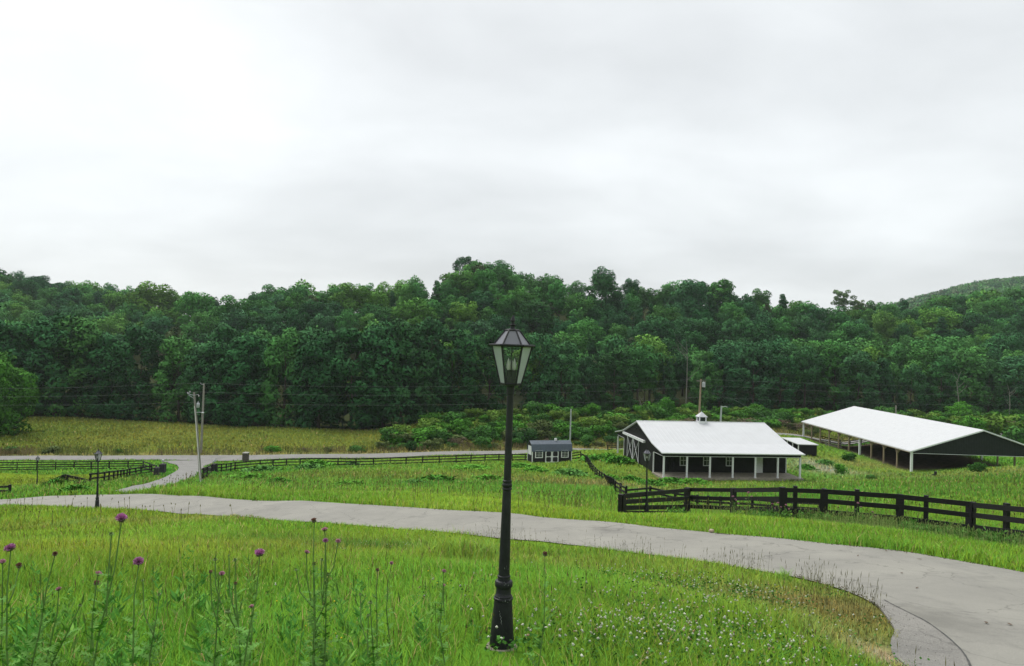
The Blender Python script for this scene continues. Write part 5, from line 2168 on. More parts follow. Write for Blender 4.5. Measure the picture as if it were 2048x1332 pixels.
for k in sorted(vis, key=lambda k: info[k][1]):
    x, y, z, d, h, shape, tone = info[k]
    if k in single:
        px = float(proj([[x, y, z + h * .6]])[0, 0])
        lm = next((t for a, b, t in LAND if a <= px < b), 'on the wooded hillside')
        where = ('at the forest foot ' if d < 9 else 'low in the wood ' if d < 40 else 'midway up the wooded hill ' if d < 85 else 'high on the wooded hill ') + lm
        size = 'tall ' if h > 20 else ''
        tree(x, y, h, shape, tone, f'{size}{tone} {SHAPES[shape][1]} tree {where}', rnd, z)
    else:
        nfor.append(k)
# the remaining crowns of the far canopy, one mass of woodland


def low_crown(seed, h, rad, n, ls):
    me = crown_mesh('tmp', seed, h, rad, h * 0.25, 34, n, ls, 'round', M['far_leaf'], (0.24, 0.42))
    v = np.empty(len(me.vertices) * 3, np.float32)
    me.vertices.foreach_get('co', v)
    c = np.empty(len(me.vertices) * 4, np.float32)
    me.color_attributes['Col'].data.foreach_get('color', c)
    nn = np.empty(len(me.vertices) * 3, np.float32)
    me.attributes['custom_normal'].data.foreach_get('vector', nn)
    bpy.data.meshes.remove(me)
    return v.reshape(-1, 3), c.reshape(-1, 4)[:, :3], nn.reshape(-1, 3)


LOW = [low_crown(700 + i, 16, 5.4, 1900, 0.45) for i in range(4)]
FAR = [low_crown(800 + i, 15, 7.4, 420, 1.15) for i in range(4)]


def mass(name, label, items, lib):
    Vs, Cs, Ns = [], [], []
    for x, y, z, h, tone in items:
        v, c, nn = lib[rnd.randrange(len(lib))]
        t = rnd.uniform(0, 6.28)
        k = h / 16
        w = k * rnd.uniform(0.9, 1.2)
        R_ = np.array([[math.cos(t) * w, -math.sin(t) * w, 0], [math.sin(t) * w, math.cos(t) * w, 0], [0, 0, k]])
        Vs.append(v @ R_.T + np.array([x, y, z]))
        Ns.append(nn @ np.array([[math.cos(t), -math.sin(t), 0], [math.sin(t), math.cos(t), 0], [0, 0, 1]]).T)
        Cs.append(c * (np.array(TONES[tone]) * rnd.uniform(.8, 1.2)))
    V = np.concatenate(Vs)
    n = len(V) // 4
    me = mesh_np(name, V, np.arange(n * 4), np.arange(n) * 4, M['far_leaf'], np.concatenate(Cs), nrm=np.concatenate(Ns))
    return tag(link(name, me), label, 'woods', kind='stuff')


mass('forest', 'closed green canopy of the wooded hills', [(info[k][0], info[k][1], info[k][2], info[k][4], info[k][6]) for k in nfor], LOW)
far = []
for j in range(60):
    y = 905 + j * 11.5
    if y > 1270:
        break
    for i in range(20, 110):
        x = i * 12.0 + rnd.uniform(-3.5, 3.5)
        yy = y + rnd.uniform(-3.5, 3.5)
        if not (0.44 < x / yy < 0.80):
            continue
        far.append((x, yy, rnd.uniform(13, 18), rnd.choice(['mid green', 'dark green', 'pale green', 'mid green', 'olive brown' if 0.5 < x / yy < 0.62 else 'mid green'])))
fz = G([f[0] for f in far], [f[1] for f in far])
mass('distant_woods', 'hazy wooded ridge far behind the arena', [(f[0], f[1], z, f[2], f[3]) for f, z in zip(far, fz)], FAR)
print('trees single', len(single), 'mass', len(nfor), 'far', len(far))

# trees that stand out
def at_top(px, py, Y, h):
    p = at(px, py, Y)
    return p.x, p.y, p.z - h


for px, py, Y, h, shape, tone, lab, wide in [
        (1208, 531, 296, 17, 'round', 'dark green', 'dark rounded tree standing alone above the skyline right of the hilltop', 1.1),
        (1262, 556, 300, 14, 'round', 'dark green', 'smaller dark tree beside the rounded skyline tree', 1.0),
        (1398, 556, 306, 16, 'round', 'dark green', 'dark bushy tree topping the ridge above the barn', 1.25),
        (1445, 566, 308, 14, 'round', 'dark green', 'dark tree just right of the bushy ridge tree above the barn', 1.1),
        (518, 580, 300, 17, 'round', 'dark green', 'dark tree at the left end of the middle hill skyline', 1.0),
        (1688, 572, 318, 17, 'open', 'pale green', 'pale open crowned tree poking above the skyline over the arena', 0.95),
        (1722, 594, 320, 13, 'open', 'pale green', 'small pale tree beside the open crowned skyline tree', 0.9),
        (950, 521, 300, 17, 'round', 'mid green', 'broad green tree crowning the highest hilltop', 1.4),
        (100, 560, 416, 15, 'open', 'dark green', 'thin topped dark tree breaking the left skyline', 1.2),
        (220, 569, 410, 15, 'round', 'dark green', 'dark round tree on the crest of the left hill', 1.0)]:
    x, y, z = at_top(px, py, Y, h)
    tree(x, y, h, shape, tone, lab, rnd, z, wide)
for px, py, Y, h, lab in [(1922, 800, 202, 11, 'bright lime green young tree before the dark wood over the arena'), (1292, 690, 212, 13, 'bright green tree against dark wood left of the barn pole'),
                          (1335, 790, 186, 9, 'bright green young tree above the barn roof left end')]:
    x, y, z = at_top(px, py, Y, h)
    tree(x, y, h, 'round', 'bright green', lab, rnd, min(z, g(x, y) + 1.0), 0.85)

# big tree cut by the left edge of the picture
ltp = hit(-34, 868)
lt = root('tree', ltp, 0.3, 'large leafy green tree at the left meadow edge with drooping side branches', 'tree', GROUP_T)
me = crown_mesh('crown', 41, 17.0, 9.4, 0.5, 110, 17000, 0.30, 'edge', M['tree_leaf'], (0.14, 0.25))
o = link('crown', me, lt)
o.color = (0.058, 0.18, 0.022, 1)
o.scale = (0.92, 0.92, 0.95)
o = link('trunk', trunk_mesh('trunk', 42, 9, 0.35, M['bark']), lt)

# pale dead trees
for px, py0, py1, Y, lab in [(1371, 812, 668, 204, 'pale leafless dead tree at the wood edge above the barn'), (1916, 800, 706, 207, 'pale bare trunk with forked limbs in the wood above the arena gable'), (2018, 832, 760, 208, 'thin pale bare trunk at the far right wood edge'), (1282, 832, 798, 196, 'fallen pale bare branch at the wood edge left of the barn')]:
    p = at(px, py0, Y)
    h = (py0 - py1) / F * Y
    r = root('dead_tree', (p.x, Y, g(p.x, Y)), 0, lab, 'tree', GROUP_T)
    rr = random.Random(px)
    m = MB()
    m.tube([(0, 0, -1), (0.2, 0, h * .4), (rr.uniform(-.5, .5), 0, h * .75), (rr.uniform(-.8, .8), 0, h)], [0.17, 0.13, 0.08, 0.02], 7)
    m.build('trunk', M['pale_bark'], r, smooth=True)
    for k in range(7):
        z = h * rr.uniform(.35, .9)
        sx = rr.choice([-1, 1])
        ln = h * rr.uniform(.12, .3)
        m = MB()
        m.tube([(0.1, 0, z), (0.1 + sx * ln * .5, -0.3, z + ln * .5), (0.1 + sx * ln * .7, -0.5, z + ln)], [0.06, 0.035, 0.012], 6)
        m.build('limb', M['pale_bark'], r, smooth=True)

# shrubs
SH = [crown_mesh('foliage', 600 + i, 3.0, 2.0, 0.0, 26, 1500, 0.17, 'round', M['tree_leaf'], (0.26, 0.42)) for i in range(4)]
BR = [crown_mesh('foliage', 650 + i, 2.6, 2.0, 0.0, 22, 1000, 0.11, 'round', M['tree_leaf'], (0.22, 0.40)) for i in range(2)]
SHT = {'bright green': (0.075, 0.23, 0.026), 'mid green': (0.055, 0.16, 0.03), 'yellow green': (0.12, 0.22, 0.034), 'dry brown': (0.155, 0.12, 0.08), 'dark green': (0.04, 0.115, 0.03), 'olive': (0.10, 0.14, 0.045)}


def shrub(x, y, s, tone, label, group, hgt=1.0):
    lib = BR if tone == 'dry brown' else SH
    o = bpy.data.objects.new('shrub', rnd.choice(lib))
    COL.objects.link(o)
    o.location = (x, y, g(x, y) - 0.15)
    o.rotation_euler = (0, 0, rnd.uniform(0, 6.28))
    o.scale = (s * rnd.uniform(.85, 1.5), s * rnd.uniform(.8, 1.1), s * hgt)
    c = SHT[tone]
    j = rnd.uniform(.8, 1.2)
    o.color = (c[0] * j, c[1] * j, c[2] * j, 1)
    return tag(o, label, 'shrub', group)


TG = 'shrubs of the roadside thicket'
px = 770
n = 0
for row, (t0, spac) in enumerate([(0.05, 21), (0.20, 22), (0.38, 23), (0.58, 25), (0.80, 27)]):
    px = 765 + row * 14 if row < 3 else 860
    while px < 2090:
        d = ray(px, 860).x
        yv = float(np.interp(d, [q[0] / q[1] for q in VF], [q[1] for q in VF])) + 3
        fe = float(np.interp(d, FE_A, FE_Y))
        y = yv + (fe - yv) * t0 + rnd.uniform(-2, 2)
        x = d * y
        hidden = (1290 < px < 1600 and row < 1) or (1640 < px < 1960 and row < 2)
        if not hidden and y > yv:
            if row == 0:
                tone = rnd.choice(['dry brown' if px > 980 else 'mid green', 'dry brown' if px > 900 else 'bright green', 'olive', 'mid green', 'dark green'])
            elif row == 1:
                tone = rnd.choice(['dry brown' if px > 980 else 'mid green', 'bright green', 'mid green', 'olive'])
            else:
                tone = rnd.choice(['bright green', 'bright green', 'mid green', 'yellow green'])
            s = rnd.uniform(0.75, 1.4) * (0.7 if row == 0 else 1.1)
            lm = next((t for a, b, t in LAND if a <= px < b), '')
            lm = lm.replace('behind the thicket left', 'in the thicket left')
            shrub(x, y, s, tone, f'{tone} shrub {["on the road bank", "low in the thicket", "in the thicket middle", "in the upper thicket", "at the wood foot"][row]} {lm}', TG, rnd.uniform(.55, .95))
        px += spac * rnd.uniform(.75, 1.3)
# dark clumps along the far side of the valley road, by the meadow
for px, s, tone, lab in [(20, .8, 'mid green', 'green roadside clump at the far left of the valley road'), (108, .8, 'olive', 'olive clump in the dry strip right of the paddock lamp'),
                         (238, .5, 'mid green', 'green roadside clump just right of the lawn lamp'), (545, .8, 'bright green', 'wide green roadside clump right of the brick column'), (610, .55, 'dry brown', 'dry brown roadside clump in the meadow verge'),
                         (655, .55, 'olive', 'olive verge clump left of the thicket start'), (712, .7, 'mid green', 'green verge clump where thicket meets meadow')]:
    d = ray(px, 900).x
    y = float(np.interp(d, [q[0] / q[1] for q in VF], [q[1] for q in VF])) + 3.5
    shrub(d * y, y, s, tone, lab, 'clumps beside the valley road', 0.6)
# single shrubs in the right paddock, behind the arena and by the shed
for px, py, s, tone, lab in [(1683, 948, .55, 'bright green', 'bright green leafy bush alone in the right paddock'), (1741, 962, .32, 'mid green', 'small green bush low in the right paddock'), (1955, 946, .45, 'mid green', 'low green bush in the dry grass below the arena gable'), (1700, 922, .5, 'mid green', 'low bush at the foot of the arena posts')]:
    p = hit(px, py)
    shrub(p.x, p.y, s, tone, lab, None, 1.1)
for px, Y, s, tone, lab in [(1045, 143, 1.4, 'dark green', 'dark round bush behind the shed roof left end'), (1940, 168, 1.7, 'bright green', 'bright bush behind the arena gable'), (1990, 172, 2.2, 'yellow green', 'large yellow green bush behind the arena right slope'), (2035, 160, 1.6, 'mid green', 'green bush at the far right behind the arena'),
                            (1910, 136, .8, 'mid green', 'green bush in the shade under the far arena gable')]:
    p = gp(px, Y)
    shrub(p.x, p.y, s, tone, lab, None, 1.0)

# tall leafy weed clumps in the paddocks
WC = []
for i in range(3):
    r = np.random.default_rng(900 + i)
    n = 900
    q = r.normal(0, 0.45, (n, 2))
    rad = np.hypot(q[:, 0], q[:, 1])
    hh_ = np.clip(1.0 - rad * 0.65, 0.15, 1) * (0.55 + 0.45 * r.random(n))
    P = np.stack([q[:, 0], q[:, 1], hh_ * r.random(n) ** .5 * 0.8], 1)
    an = r.random(n) * 6.28
    d = unit(np.stack([np.cos(an), np.sin(an), 0.4 + r.random(n)], 1))
    ln = 0.20 + 0.22 * r.random(n)
    V, fl, ls_, cc_ = leafquads(P, d, ln, ln * 0.38, np.ones((n, 3)) * (0.65 + 0.7 * r.random((n, 1))))
    nq = r.normal(0, 0.5, (n, 3)) + np.array([0, 0, 1.0])
    nq[:, :2] += q * 0.7
    nq /= np.linalg.norm(nq, axis=1)[:, None]
    WC.append(mesh_np('weed_clump', V, fl, ls_, M['tree_leaf'], cc_, nrm=np.repeat(nq, 4, 0)))
for px, py, s, hz_, lab in [(522, 944, 2.0, .9, 'dark green weed clump left in the middle paddock below the brick column'), (556, 968, 1.2, .7, 'small weed clump low in the left of the middle paddock'), (620, 938, 1.8, .8, 'weed clump beside the road fence left of the widest clump'), (632, 934, 2.2, 1.0, 'widest dark weed clump along the middle paddock fence'),
                            (705, 932, 1.2, .8, 'low weed clump by the fence right of the widest clump'), (498, 960, 1.8, .6, 'bluish weed clump on the bank right of the utility pole'), (700, 972, 1.5, .5, 'low weed clump in the paddock centre'), (830, 970, 1.2, .6, 'weed clump above the drive middle, left of two'), (875, 966, 1.6, .7, 'weed clump above the drive middle, right of two'),
                            (945, 940, 2.2, .6, 'long weed clump by the fence left of the near lamp'), (975, 962, 1.4, .6, 'weed clump just left of the near lamp post'), (1040, 936, 1.8, .7, 'weed clump before the left end of the shed'), (1072, 944, 1.4, .7, 'green weed clump in front of the shed windows'), (1140, 950, 1.7, .8, 'dark weed clump below the right corner of the shed'),
                            (1190, 922, 2.0, .9, 'weed clump between the shed and the barn beside the diagonal fence'), (1215, 918, 1.8, .9, 'weed clump left of the barn back porch'), (1237, 925, 2.0, 1.0, 'tall weed clump at the barn back porch post'), (1215, 962, 1.4, .8, 'weed clump against the middle of the diagonal fence'),
                            (1345, 966, 1.7, .7, 'broad weed clump before the barn left corner'), (1300, 972, 1.5, .8, 'weed clump behind the lamp by the barn'), (1390, 968, 1.8, .7, 'leafy weed clump before the barn porch'), (1262, 962, 1.1, .7, 'weed clump on the barn side of the diagonal fence'),
                            (112, 977, 1.2, 1.0, 'tall weeds under the peaked fence corner'), (150, 984, 1.1, .6, 'low weeds before the boarded gate panel'), (1612, 938, 1.2, .8, 'grey green weeds by the barn right corner'), (1650, 928, 1.3, .8, 'weeds between barn and arena')]:
    p = hit(px, py)
    o = bpy.data.objects.new('weed_clump', rnd.choice(WC))
    COL.objects.link(o)
    o.location = p
    k = 0.75 if p.y < 60 else 1.0
    o.scale = (s * k, s * k, hz_ * 1.15 * (0.8 if p.y < 60 else 1))
    o.rotation_euler = (0, 0, rnd.uniform(0, 6.28))
    c = rnd.choice([(0.075, 0.24, 0.028), (0.10, 0.28, 0.03), (0.095, 0.24, 0.05)])
    o.color = (*c, 1)
    tag(o, lab, 'weeds', 'weed clumps in the paddocks')

# ------------------------------------------------------------------ thistles in the foreground


def flower(head, n, R_, kind, root_o, off):
    """one thistle head at HEAD facing N"""
    n = Vector(n).normalized()
    x = n.orthogonal().normalized()
    y = n.cross(x)
    loc = lambda a, b, c: head + x * a + y * b + n * c - off
    m = MB()
    pr = [(0.15, -0.55), (0.5, -0.45), (0.62, -0.2), (0.55, 0.02), (0.40, 0.10)]
    i0 = 0
    nn_ = 10
    for r_, z in pr:
        for j in range(nn_):
            t = 2 * math.pi * j / nn_
            m.v.append(tuple(loc(r_ * R_ * math.cos(t), r_ * R_ * math.sin(t), z * R_)))
    for k in range(len(pr) - 1):
        for j in range(nn_):
            a = k * nn_ + j
            b = k * nn_ + (j + 1) % nn_
            m.f.append((a, b, b + nn_, a + nn_))
    rr = random.Random(int(head.x * 1000))
    for k in range(34):   # spiny bracts
        t = rr.uniform(0, 6.28)
        z = rr.uniform(-.45, .0)
        r0 = 0.58
        p0 = loc(r0 * R_ * math.cos(t), r0 * R_ * math.sin(t), z * R_)
        p1 = loc(r0 * R_ * math.cos(t + .25), r0 * R_ * math.sin(t + .25), z * R_)
        p2 = loc(R_ * (r0 + .35) * math.cos(t + .12), R_ * (r0 + .35) * math.sin(t + .12), (z - rr.uniform(-.15, .25)) * R_)
        m.poly([p0, p1, p2])
    fh = m.build('flower_head', M['bract' if kind != 'bud' else 'bud'], root_o, smooth=False)
    m = MB()
    if kind != 'bud':
        for k in range(170):   # florets
            t = rr.uniform(0, 6.28)
            ph = math.acos(rr.uniform(0.02, 1)) * (1.0 if kind != 'brown' else 0.6)
            b_ = loc(0.3 * R_ * math.sin(ph) * math.cos(t), 0.3 * R_ * math.sin(ph) * math.sin(t), 0.02 * R_)
            L2 = rr.uniform(.82, 1.08)
            e_ = Vector((math.sin(ph) * math.cos(t) * L2, math.sin(ph) * math.sin(t) * L2, math.cos(ph) * (0.95 if kind == 'magenta' else 0.7) * L2))
            tip = loc(e_.x * R_, e_.y * R_, e_.z * R_)
            sd = (tip - b_).cross(Vector((rr.random() - .5, rr.random() - .5, rr.random() - .5))).normalized() * R_ * 0.075
            m.quad(b_ - sd * .5, b_ + sd * .5, tip + sd, tip - sd)
        m.build('petals', M['petal_' + kind], fh)
    else:
        for k in range(40):
            t = rr.uniform(0, 6.28)
            ph = rr.uniform(0, 1.3)
            b_ = loc(.3 * R_ * math.sin(ph) * math.cos(t), .3 * R_ * math.sin(ph) * math.sin(t), 0.0)
            tip = loc(R_ * .75 * math.sin(ph) * math.cos(t), R_ * .75 * math.sin(ph) * math.sin(t), R_ * .7 * math.cos(ph))
            sd = (tip - b_).orthogonal().normalized() * R_ * 0.08
            m.poly([b_ - sd, b_ + sd, tip])
        m.build('spines', M['bud'], fh)


def thistle(heads, Y, basepx, label, leafy=1.0, cat='thistle', name='thistle'):
    """heads: [(px, py, width px, kind)]; main stem to the first head, side stems to the others"""
    b = gp(basepx, Y)
    r = root(name, b, 0, label, cat, 'thistles in the foreground grass')
    off = b
    rr = random.Random(int(basepx * 7 + heads[0][1]))
    H_ = [at(px, py, Y + rr.uniform(-.12, .12)) for px, py, w, k in heads]
    top = H_[0]
    mid = b.lerp(top, 0.5) + Vector((rr.uniform(-.04, .04), 0, 0))
    m = MB()
    nst = Vector((0, 0, 1))
    for i, (hd, (px, py, w, k)) in enumerate(zip(H_, heads)):
        Rm = w / F * Y / 2 / 0.98
        tilt = Vector((rr.uniform(-.35, .45), rr.uniform(-.7, .1), 1)).normalized()
        end = hd - tilt * Rm * 0.5
        if i == 0:
            m.tube([b + Vector((0, 0, -.1)), b.lerp(mid, .5) + Vector((rr.uniform(-.02, .02), 0, 0)), mid, mid.lerp(end, .6) + Vector((rr.uniform(-.015, .015), 0, 0)), end], [0.0058, 0.0052, 0.0046, 0.0036, 0.003], 6)
        else:
            st = b.lerp(top, max(0.25, min(0.85, (hd.z - b.z) / (top.z - b.z) * rr.uniform(.55, .75))))
            m.tube([st, st.lerp(end, .5) + Vector(((end.x - st.x) * .25, 0, -.02)), end], [0.0045, 0.004, 0.0032], 6)
        flower(hd, tilt, Rm, k, r, off)
    m.v = [(x - off.x, y - off.y, z - off.z) for x, y, z in m.v]
    m.build('stem', M['stem'], r, smooth=True)
    # spiny lobed leaves along the lower stem
    m = MB()
    nl = int(20 * leafy)
    for k in range(nl):
        t = 0.12 + 0.66 * (k + rr.random()) / nl
        p = b.lerp(mid, t * 2) if t < .5 else mid.lerp(top, (t - .5) * 2)
        an = rr.uniform(0, 6.28)
        ln = rr.uniform(.08, .16) * (1.15 - t * .75)
        d = Vector((math.cos(an), math.sin(an), rr.uniform(.4, 1.6))).normalized()
        sd = d.cross(Vector((0, 0, 1))).normalized()
        nlob = 5
        for q in range(nlob):
            a = p + d * ln * q / nlob + Vector((0, 0, -ln * .25 * (q / nlob) ** 2))
            c = p + d * ln * (q + 1) / nlob + Vector((0, 0, -ln * .25 * ((q + 1) / nlob) ** 2))
            wq = ln * .22 * math.sin(math.pi * (q + .7) / (nlob + .4))
            up = Vector((0, 0, 1)) * ln * rr.uniform(.0, .12)
            m.poly([a, a.lerp(c, .3) + sd * wq * 1.5 + up, c])
            m.poly([a, c, a.lerp(c, .3) - sd * wq * 1.5 + up])
    m.v = [(x - off.x, y - off.y, z - off.z) for x, y, z in m.v]
    m.build('leaves', M['thistle_leaf'], r)
    return r


thistle([(243, 1037, 22, 'magenta'), (222, 1067, 12, 'bud')], 3.9, 168, 'tall thistle with one round bright magenta bloom high above the lawn', 1.2)
thistle([(20, 1096, 21, 'purple')], 4.0, 12, 'thistle with a flat purple bloom near the left edge')
thistle([(5, 1123, 12, 'pink'), (38, 1131, 14, 'brown')], 4.3, 14, 'thistle with one pink and one withered orange head by the left edge')
thistle([(110, 1108, 12, 'brown')], 4.6, 40, 'leafy thistle with one withered brown head', 1.5)
thistle([(277, 1123, 21, 'purple')], 4.1, 268, 'thistle with a flat purple bloom right of the tallest magenta one')
thistle([(197, 1147, 13, 'pink'), (193, 1166, 14, 'brown')], 4.2, 178, 'thistle with a pink head just above a withered one')
thistle([(117, 1178, 11, 'pink')], 4.6, 78, 'short thistle with a small pink head among weeds')
thistle([(519, 1107, 21, 'magenta')], 4.2, 470, 'thistle with a deep magenta drooping bloom in the lawn centre left')
thistle([(444, 1147, 12, 'pink'), (421, 1144, 10, 'brown'), (430, 1118, 11, 'bud')], 4.7, 432, 'thistle with small pink and orange heads side by side')
thistle([(470, 1119, 11, 'bud'), (458, 1110, 6, 'bud'), (471, 1167, 9, 'brown')], 4.8, 485, 'green budded thistle between the pink and magenta ones', 1.4)
thistle([(628, 1041, 14, 'brown'), (614, 1104, 11, 'pink')], 4.6, 612, 'thistle with a dull purple fading head before the drive', 1.3)
thistle([(649, 1059, 13, 'pink'), (651, 1081, 12, 'purple'), (644, 1119, 10, 'bud'), (676, 1082, 11, 'pink')], 4.7, 642, 'leafy branching thistle with three pink heads one above another', 2.2)
thistle([(628, 1128, 10, 'brown'), (592, 1139, 10, 'bud'), (656, 1148, 12, 'bud')], 4.8, 622, 'dense green thistle with an orange withered head', 2.2)
thistle([(503, 1213, 11, 'pink'), (455, 1222, 16, 'bud')], 4.4, 492, 'low thistle with one small pink head deep in the grass')
thistle([(755, 1140, 10, 'brown')], 5.6, 752, 'lone thistle with a small orange pink head left of the tall grass clump', .7)
thistle([(783, 1126, 8, 'pink')], 6.2, 780, 'thin thistle with a tiny pink head left of the tall grass clump', .6)
thistle([(888, 1142, 9, 'pink'), (888, 1170, 6, 'pink')], 5.4, 889, 'thistle with two tiny pink heads left of the near lamp', .9)
thistle([(1090, 1108, 13, 'brown')], 5.6, 1066, 'bare stalked thistle with a brown seed head right of the near lamp', .5)
thistle([(741, 1204, 13, 'bud'), (720, 1188, 9, 'bud'), (736, 1230, 10, 'bud')], 4.6, 730, 'green budded thistle in the centre of the foreground grass', 1.6)
thistle([(318, 1188, 10, 'bud'), (285, 1160, 8, 'bud')], 4.6, 305, 'green budded thistle right of the tallest magenta one', 1.6)
thistle([(160, 1210, 10, 'bud')], 4.4, 60, 'bushy green thistle at the lower left edge', 2.4)
# small thistles by the far fence
for k, (px, py, base) in enumerate([(1466, 993, 1470), (1471, 999, 1462), (1497, 985, 1500), (1545, 1008, 1540), (1556, 1006, 1560), (1572, 1010, 1568), (1716, 1006, 1714), (1745, 1024, 1742)]):
    bpt = FENCE_G[2].lerp(FENCE_G[3], (px - 1468) / 97) if px < 1646 else FENCE_G[4].lerp(FENCE_G[5], (px - 1646) / 154)
    thistle([(px, py, 5, 'pink'), (px + 6, py + 8, 4, 'pink'), (px - 5, py + 12, 4, 'bud')], bpt.y - 0.7, base,
            ['pale thistle before the third fence post', 'short pale thistle leaning before the third fence post', 'pale thistle standing above the second fence bay', 'leftmost of three pale thistles before the fourth fence post', 'middle of three pale thistles before the fourth fence post', 'rightmost of three pale thistles before the fourth fence post', 'pale thistle in the verge left of the sixth fence post', 'pale round headed thistle low in the verge'][k], 2.5)
    # leaves bigger at that distance

# bits lying on the drive
p = hit(1423, 1067)
m = MB()
m.ball((0, 0, 0.05), 0.10, 0.07, 0.06, 7, 5)
m.v = [(x * random.uniform(.8, 1.15), y, z) for x, y, z in m.v]
o = m.build('stone', M['stone'])
o.location = p + Vector((0, 0, 0.04))
tag(o, 'small tan stone lying on the drive near its grass verge', 'stone')
p = hit(1442, 1072.5)
m = MB()
m.tube([(-0.2, 0, 0.03), (0.02, 0.03, 0.04), (0.22, -0.05, 0.03)], [0.008, 0.012, 0.006], 6)
o = m.build('twig', M['twig'])
o.location = p + Vector((0, 0, 0.04))
tag(o, 'thin grey twig lying on the drive beside the stone', 'twig')
for k, (px, py) in enumerate([(1772, 1106), (1812, 1111), (1838, 1123), (1804, 1152), (1834, 1182), (1972, 1253), (2018, 1256), (1716, 1116)]):
    p = hit(px, py)
    m = MB()
    rr = random.Random(k)
    w = rr.uniform(.03, .05)
    m.poly([(-w * 1.4, 0, 0.004), (-w * .4, -w * .6, 0.02), (w * .8, -w * .4, 0.012), (w * 1.5, 0, 0.022), (w * .5, w * .6, 0.012), (-w * .5, w * .55, 0.016)])
    o = m.build('dry_leaf', M['dry_leaf'])
    o.location = p + Vector((0, 0, 0.055))
    o.rotation_euler = (0, 0, rr.uniform(0, 6))
    tag(o, 'small dry brown leaf lying on the pale drive', 'leaf', 'dry leaves on the drive')

# ------------------------------------------------------------------ sky and light
SUN_EL, SUN_AZ = R(58), R(-35)   # azimuth from +Y (the view) towards +X
wd_ = bpy.data.worlds.new('World')
S.world = wd_
wd_.use_nodes = True
nt = wd_.node_tree
N, L = nt.nodes, nt.links
bg = N['Background']
sky = N.new('ShaderNodeTexSky')
sky.sky_type = 'NISHITA'
sky.sun_disc = False
sky.sun_elevation = SUN_EL
sky.sun_rotation = SUN_AZ
sky.dust_density = 3
tc = N.new('ShaderNodeTexCoord')
sx = N.new('ShaderNodeSeparateXYZ')
L.new(tc.outputs['Generated'], sx.inputs[0])


def math_(op, a, b=None):
    n = N.new('ShaderNodeMath')
    n.operation = op
    for i, v in enumerate((a, b)):
        if v is None:
            continue
        if hasattr(v, 'is_linked') or hasattr(v, 'links'):
            L.new(v, n.inputs[i])
        else:
            n.inputs[i].default_value = v
    return n.outputs[0]


zc = math_('ADD', math_('MAXIMUM', sx.outputs['Z'], 0.0), 0.22)
cv = N.new('ShaderNodeCombineXYZ')
L.new(math_('DIVIDE', sx.outputs['X'], zc), cv.inputs['X'])
L.new(math_('DIVIDE', sx.outputs['Y'], zc), cv.inputs['Y'])
mp = N.new('ShaderNodeMapping')
mp.inputs['Location'].default_value = (3.1, 1.7, 0.4)
mp.inputs['Scale'].default_value = (0.8, 1.0, 1)
L.new(cv.outputs[0], mp.inputs['Vector'])
nz = N.new('ShaderNodeTexNoise')
nz.inputs['Scale'].default_value = 0.85
nz.inputs['Detail'].default_value = 5
nz.inputs['Roughness'].default_value = 0.45
nz.inputs['Distortion'].default_value = 0.25
L.new(mp.outputs[0], nz.inputs['Vector'])
rp = N.new('ShaderNodeValToRGB')
cr = rp.color_ramp
cr.elements[0].position = 0.38
cr.elements[1].position = 0.60
SKY_LO, SKY_HI = 5.15, 6.75
cr.elements[0].color = (0.77, 0.795, 0.805, 1)
cr.elements[1].color = (0.985, 1.02, 1.03, 1)
L.new(nz.outputs['Fac'], rp.inputs['Fac'])
n5 = N.new('ShaderNodeTexNoise')
n5.inputs['Scale'].default_value = 2.6
n5.inputs['Detail'].default_value = 7
n5.inputs['Roughness'].default_value = 0.55
n5.inputs['Distortion'].default_value = 0.5
L.new(mp.outputs[0], n5.inputs['Vector'])
m5 = N.new('ShaderNodeMapRange')
m5.inputs['From Min'].default_value = 0.35
m5.inputs['From Max'].default_value = 0.65
m5.inputs['To Min'].default_value = 0.96
m5.inputs['To Max'].default_value = 1.04
L.new(n5.outputs['Fac'], m5.inputs['Value'])
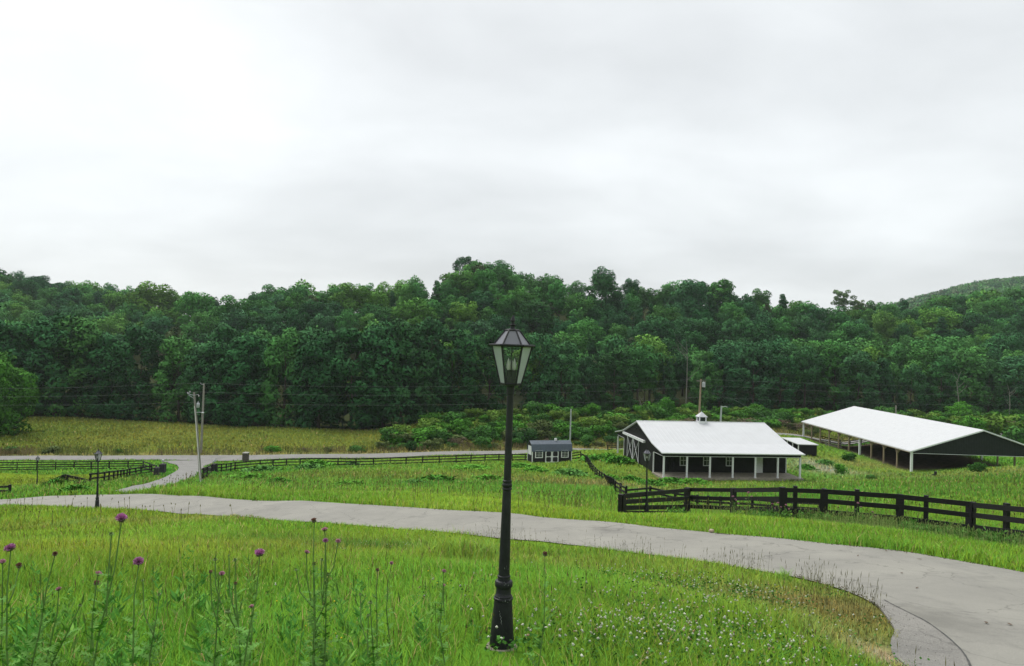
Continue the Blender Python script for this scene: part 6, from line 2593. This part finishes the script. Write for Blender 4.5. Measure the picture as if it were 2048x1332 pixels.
# overcast: brighter towards the zenith
zb_ = N.new('ShaderNodeMapRange')
zb_.inputs['From Min'].default_value = 0.0
zb_.inputs['From Max'].default_value = 0.45
zb_.inputs['To Min'].default_value = 4.5
zb_.inputs['To Max'].default_value = 5.45
L.new(sx.outputs['Z'], zb_.inputs['Value'])
sc = N.new('ShaderNodeVectorMath')
sc.operation = 'SCALE'
L.new(rp.outputs['Color'], sc.inputs[0])
L.new(math_('MULTIPLY', zb_.outputs[0], m5.outputs[0]), sc.inputs['Scale'])
mx = N.new('ShaderNodeMix')
mx.data_type = 'RGBA'
mx.inputs['Factor'].default_value = 0.94
L.new(sky.outputs['Color'], mx.inputs[6])
L.new(sc.outputs[0], mx.inputs[7])
L.new(mx.outputs[2], bg.inputs['Color'])
bg.inputs['Strength'].default_value = 0.1
sun = bpy.data.lights.new('sun', 'SUN')
sun.energy = 1.5
sun.angle = R(35)
sun.color = (1.0, 0.97, 0.92)
so = bpy.data.objects.new('sun', sun)
COL.objects.link(so)
sd = Vector((math.sin(SUN_AZ) * math.cos(SUN_EL), math.cos(SUN_AZ) * math.cos(SUN_EL), math.sin(SUN_EL)))
so.rotation_euler = sd.to_track_quat('Z', 'Y').to_euler()
so.location = (0, 0, 60)

hz0, hz1 = float(_gz.min()) - 1.0, float(_gz.max()) + 24.0
m = MB()
m.box(-1750, 1750, -40, 1425, hz0, hz1)
hm = bpy.data.materials.new('haze')
hm.use_nodes = True
hn = hm.node_tree
for n_ in list(hn.nodes):
    if n_.type != 'OUTPUT_MATERIAL':
        hn.nodes.remove(n_)
pv = hn.nodes.new('ShaderNodeVolumePrincipled')
pv.inputs['Color'].default_value = (0.86, 0.93, 1.0, 1)
pv.inputs['Density'].default_value = 0.00010
pv.inputs['Anisotropy'].default_value = 0.2
hn.links.new(pv.outputs[0], hn.nodes['Material Output'].inputs['Volume'])
tag(m.build('haze', hm), 'thin pale haze over the valley', 'haze', kind='stuff')

S.view_settings.view_transform = 'Standard'
S.view_settings.look = 'None'
S.view_settings.gamma = 1
S.view_settings.exposure = 1.0
S.render.engine = 'CYCLES'
S.cycles.max_bounces = 6
S.cycles.diffuse_bounces = 3
S.cycles.glossy_bounces = 3
S.cycles.volume_bounces = 1
S.cycles.transparent_max_bounces = 12
S.cycles.use_adaptive_sampling = True
S.cycles.use_denoising = True
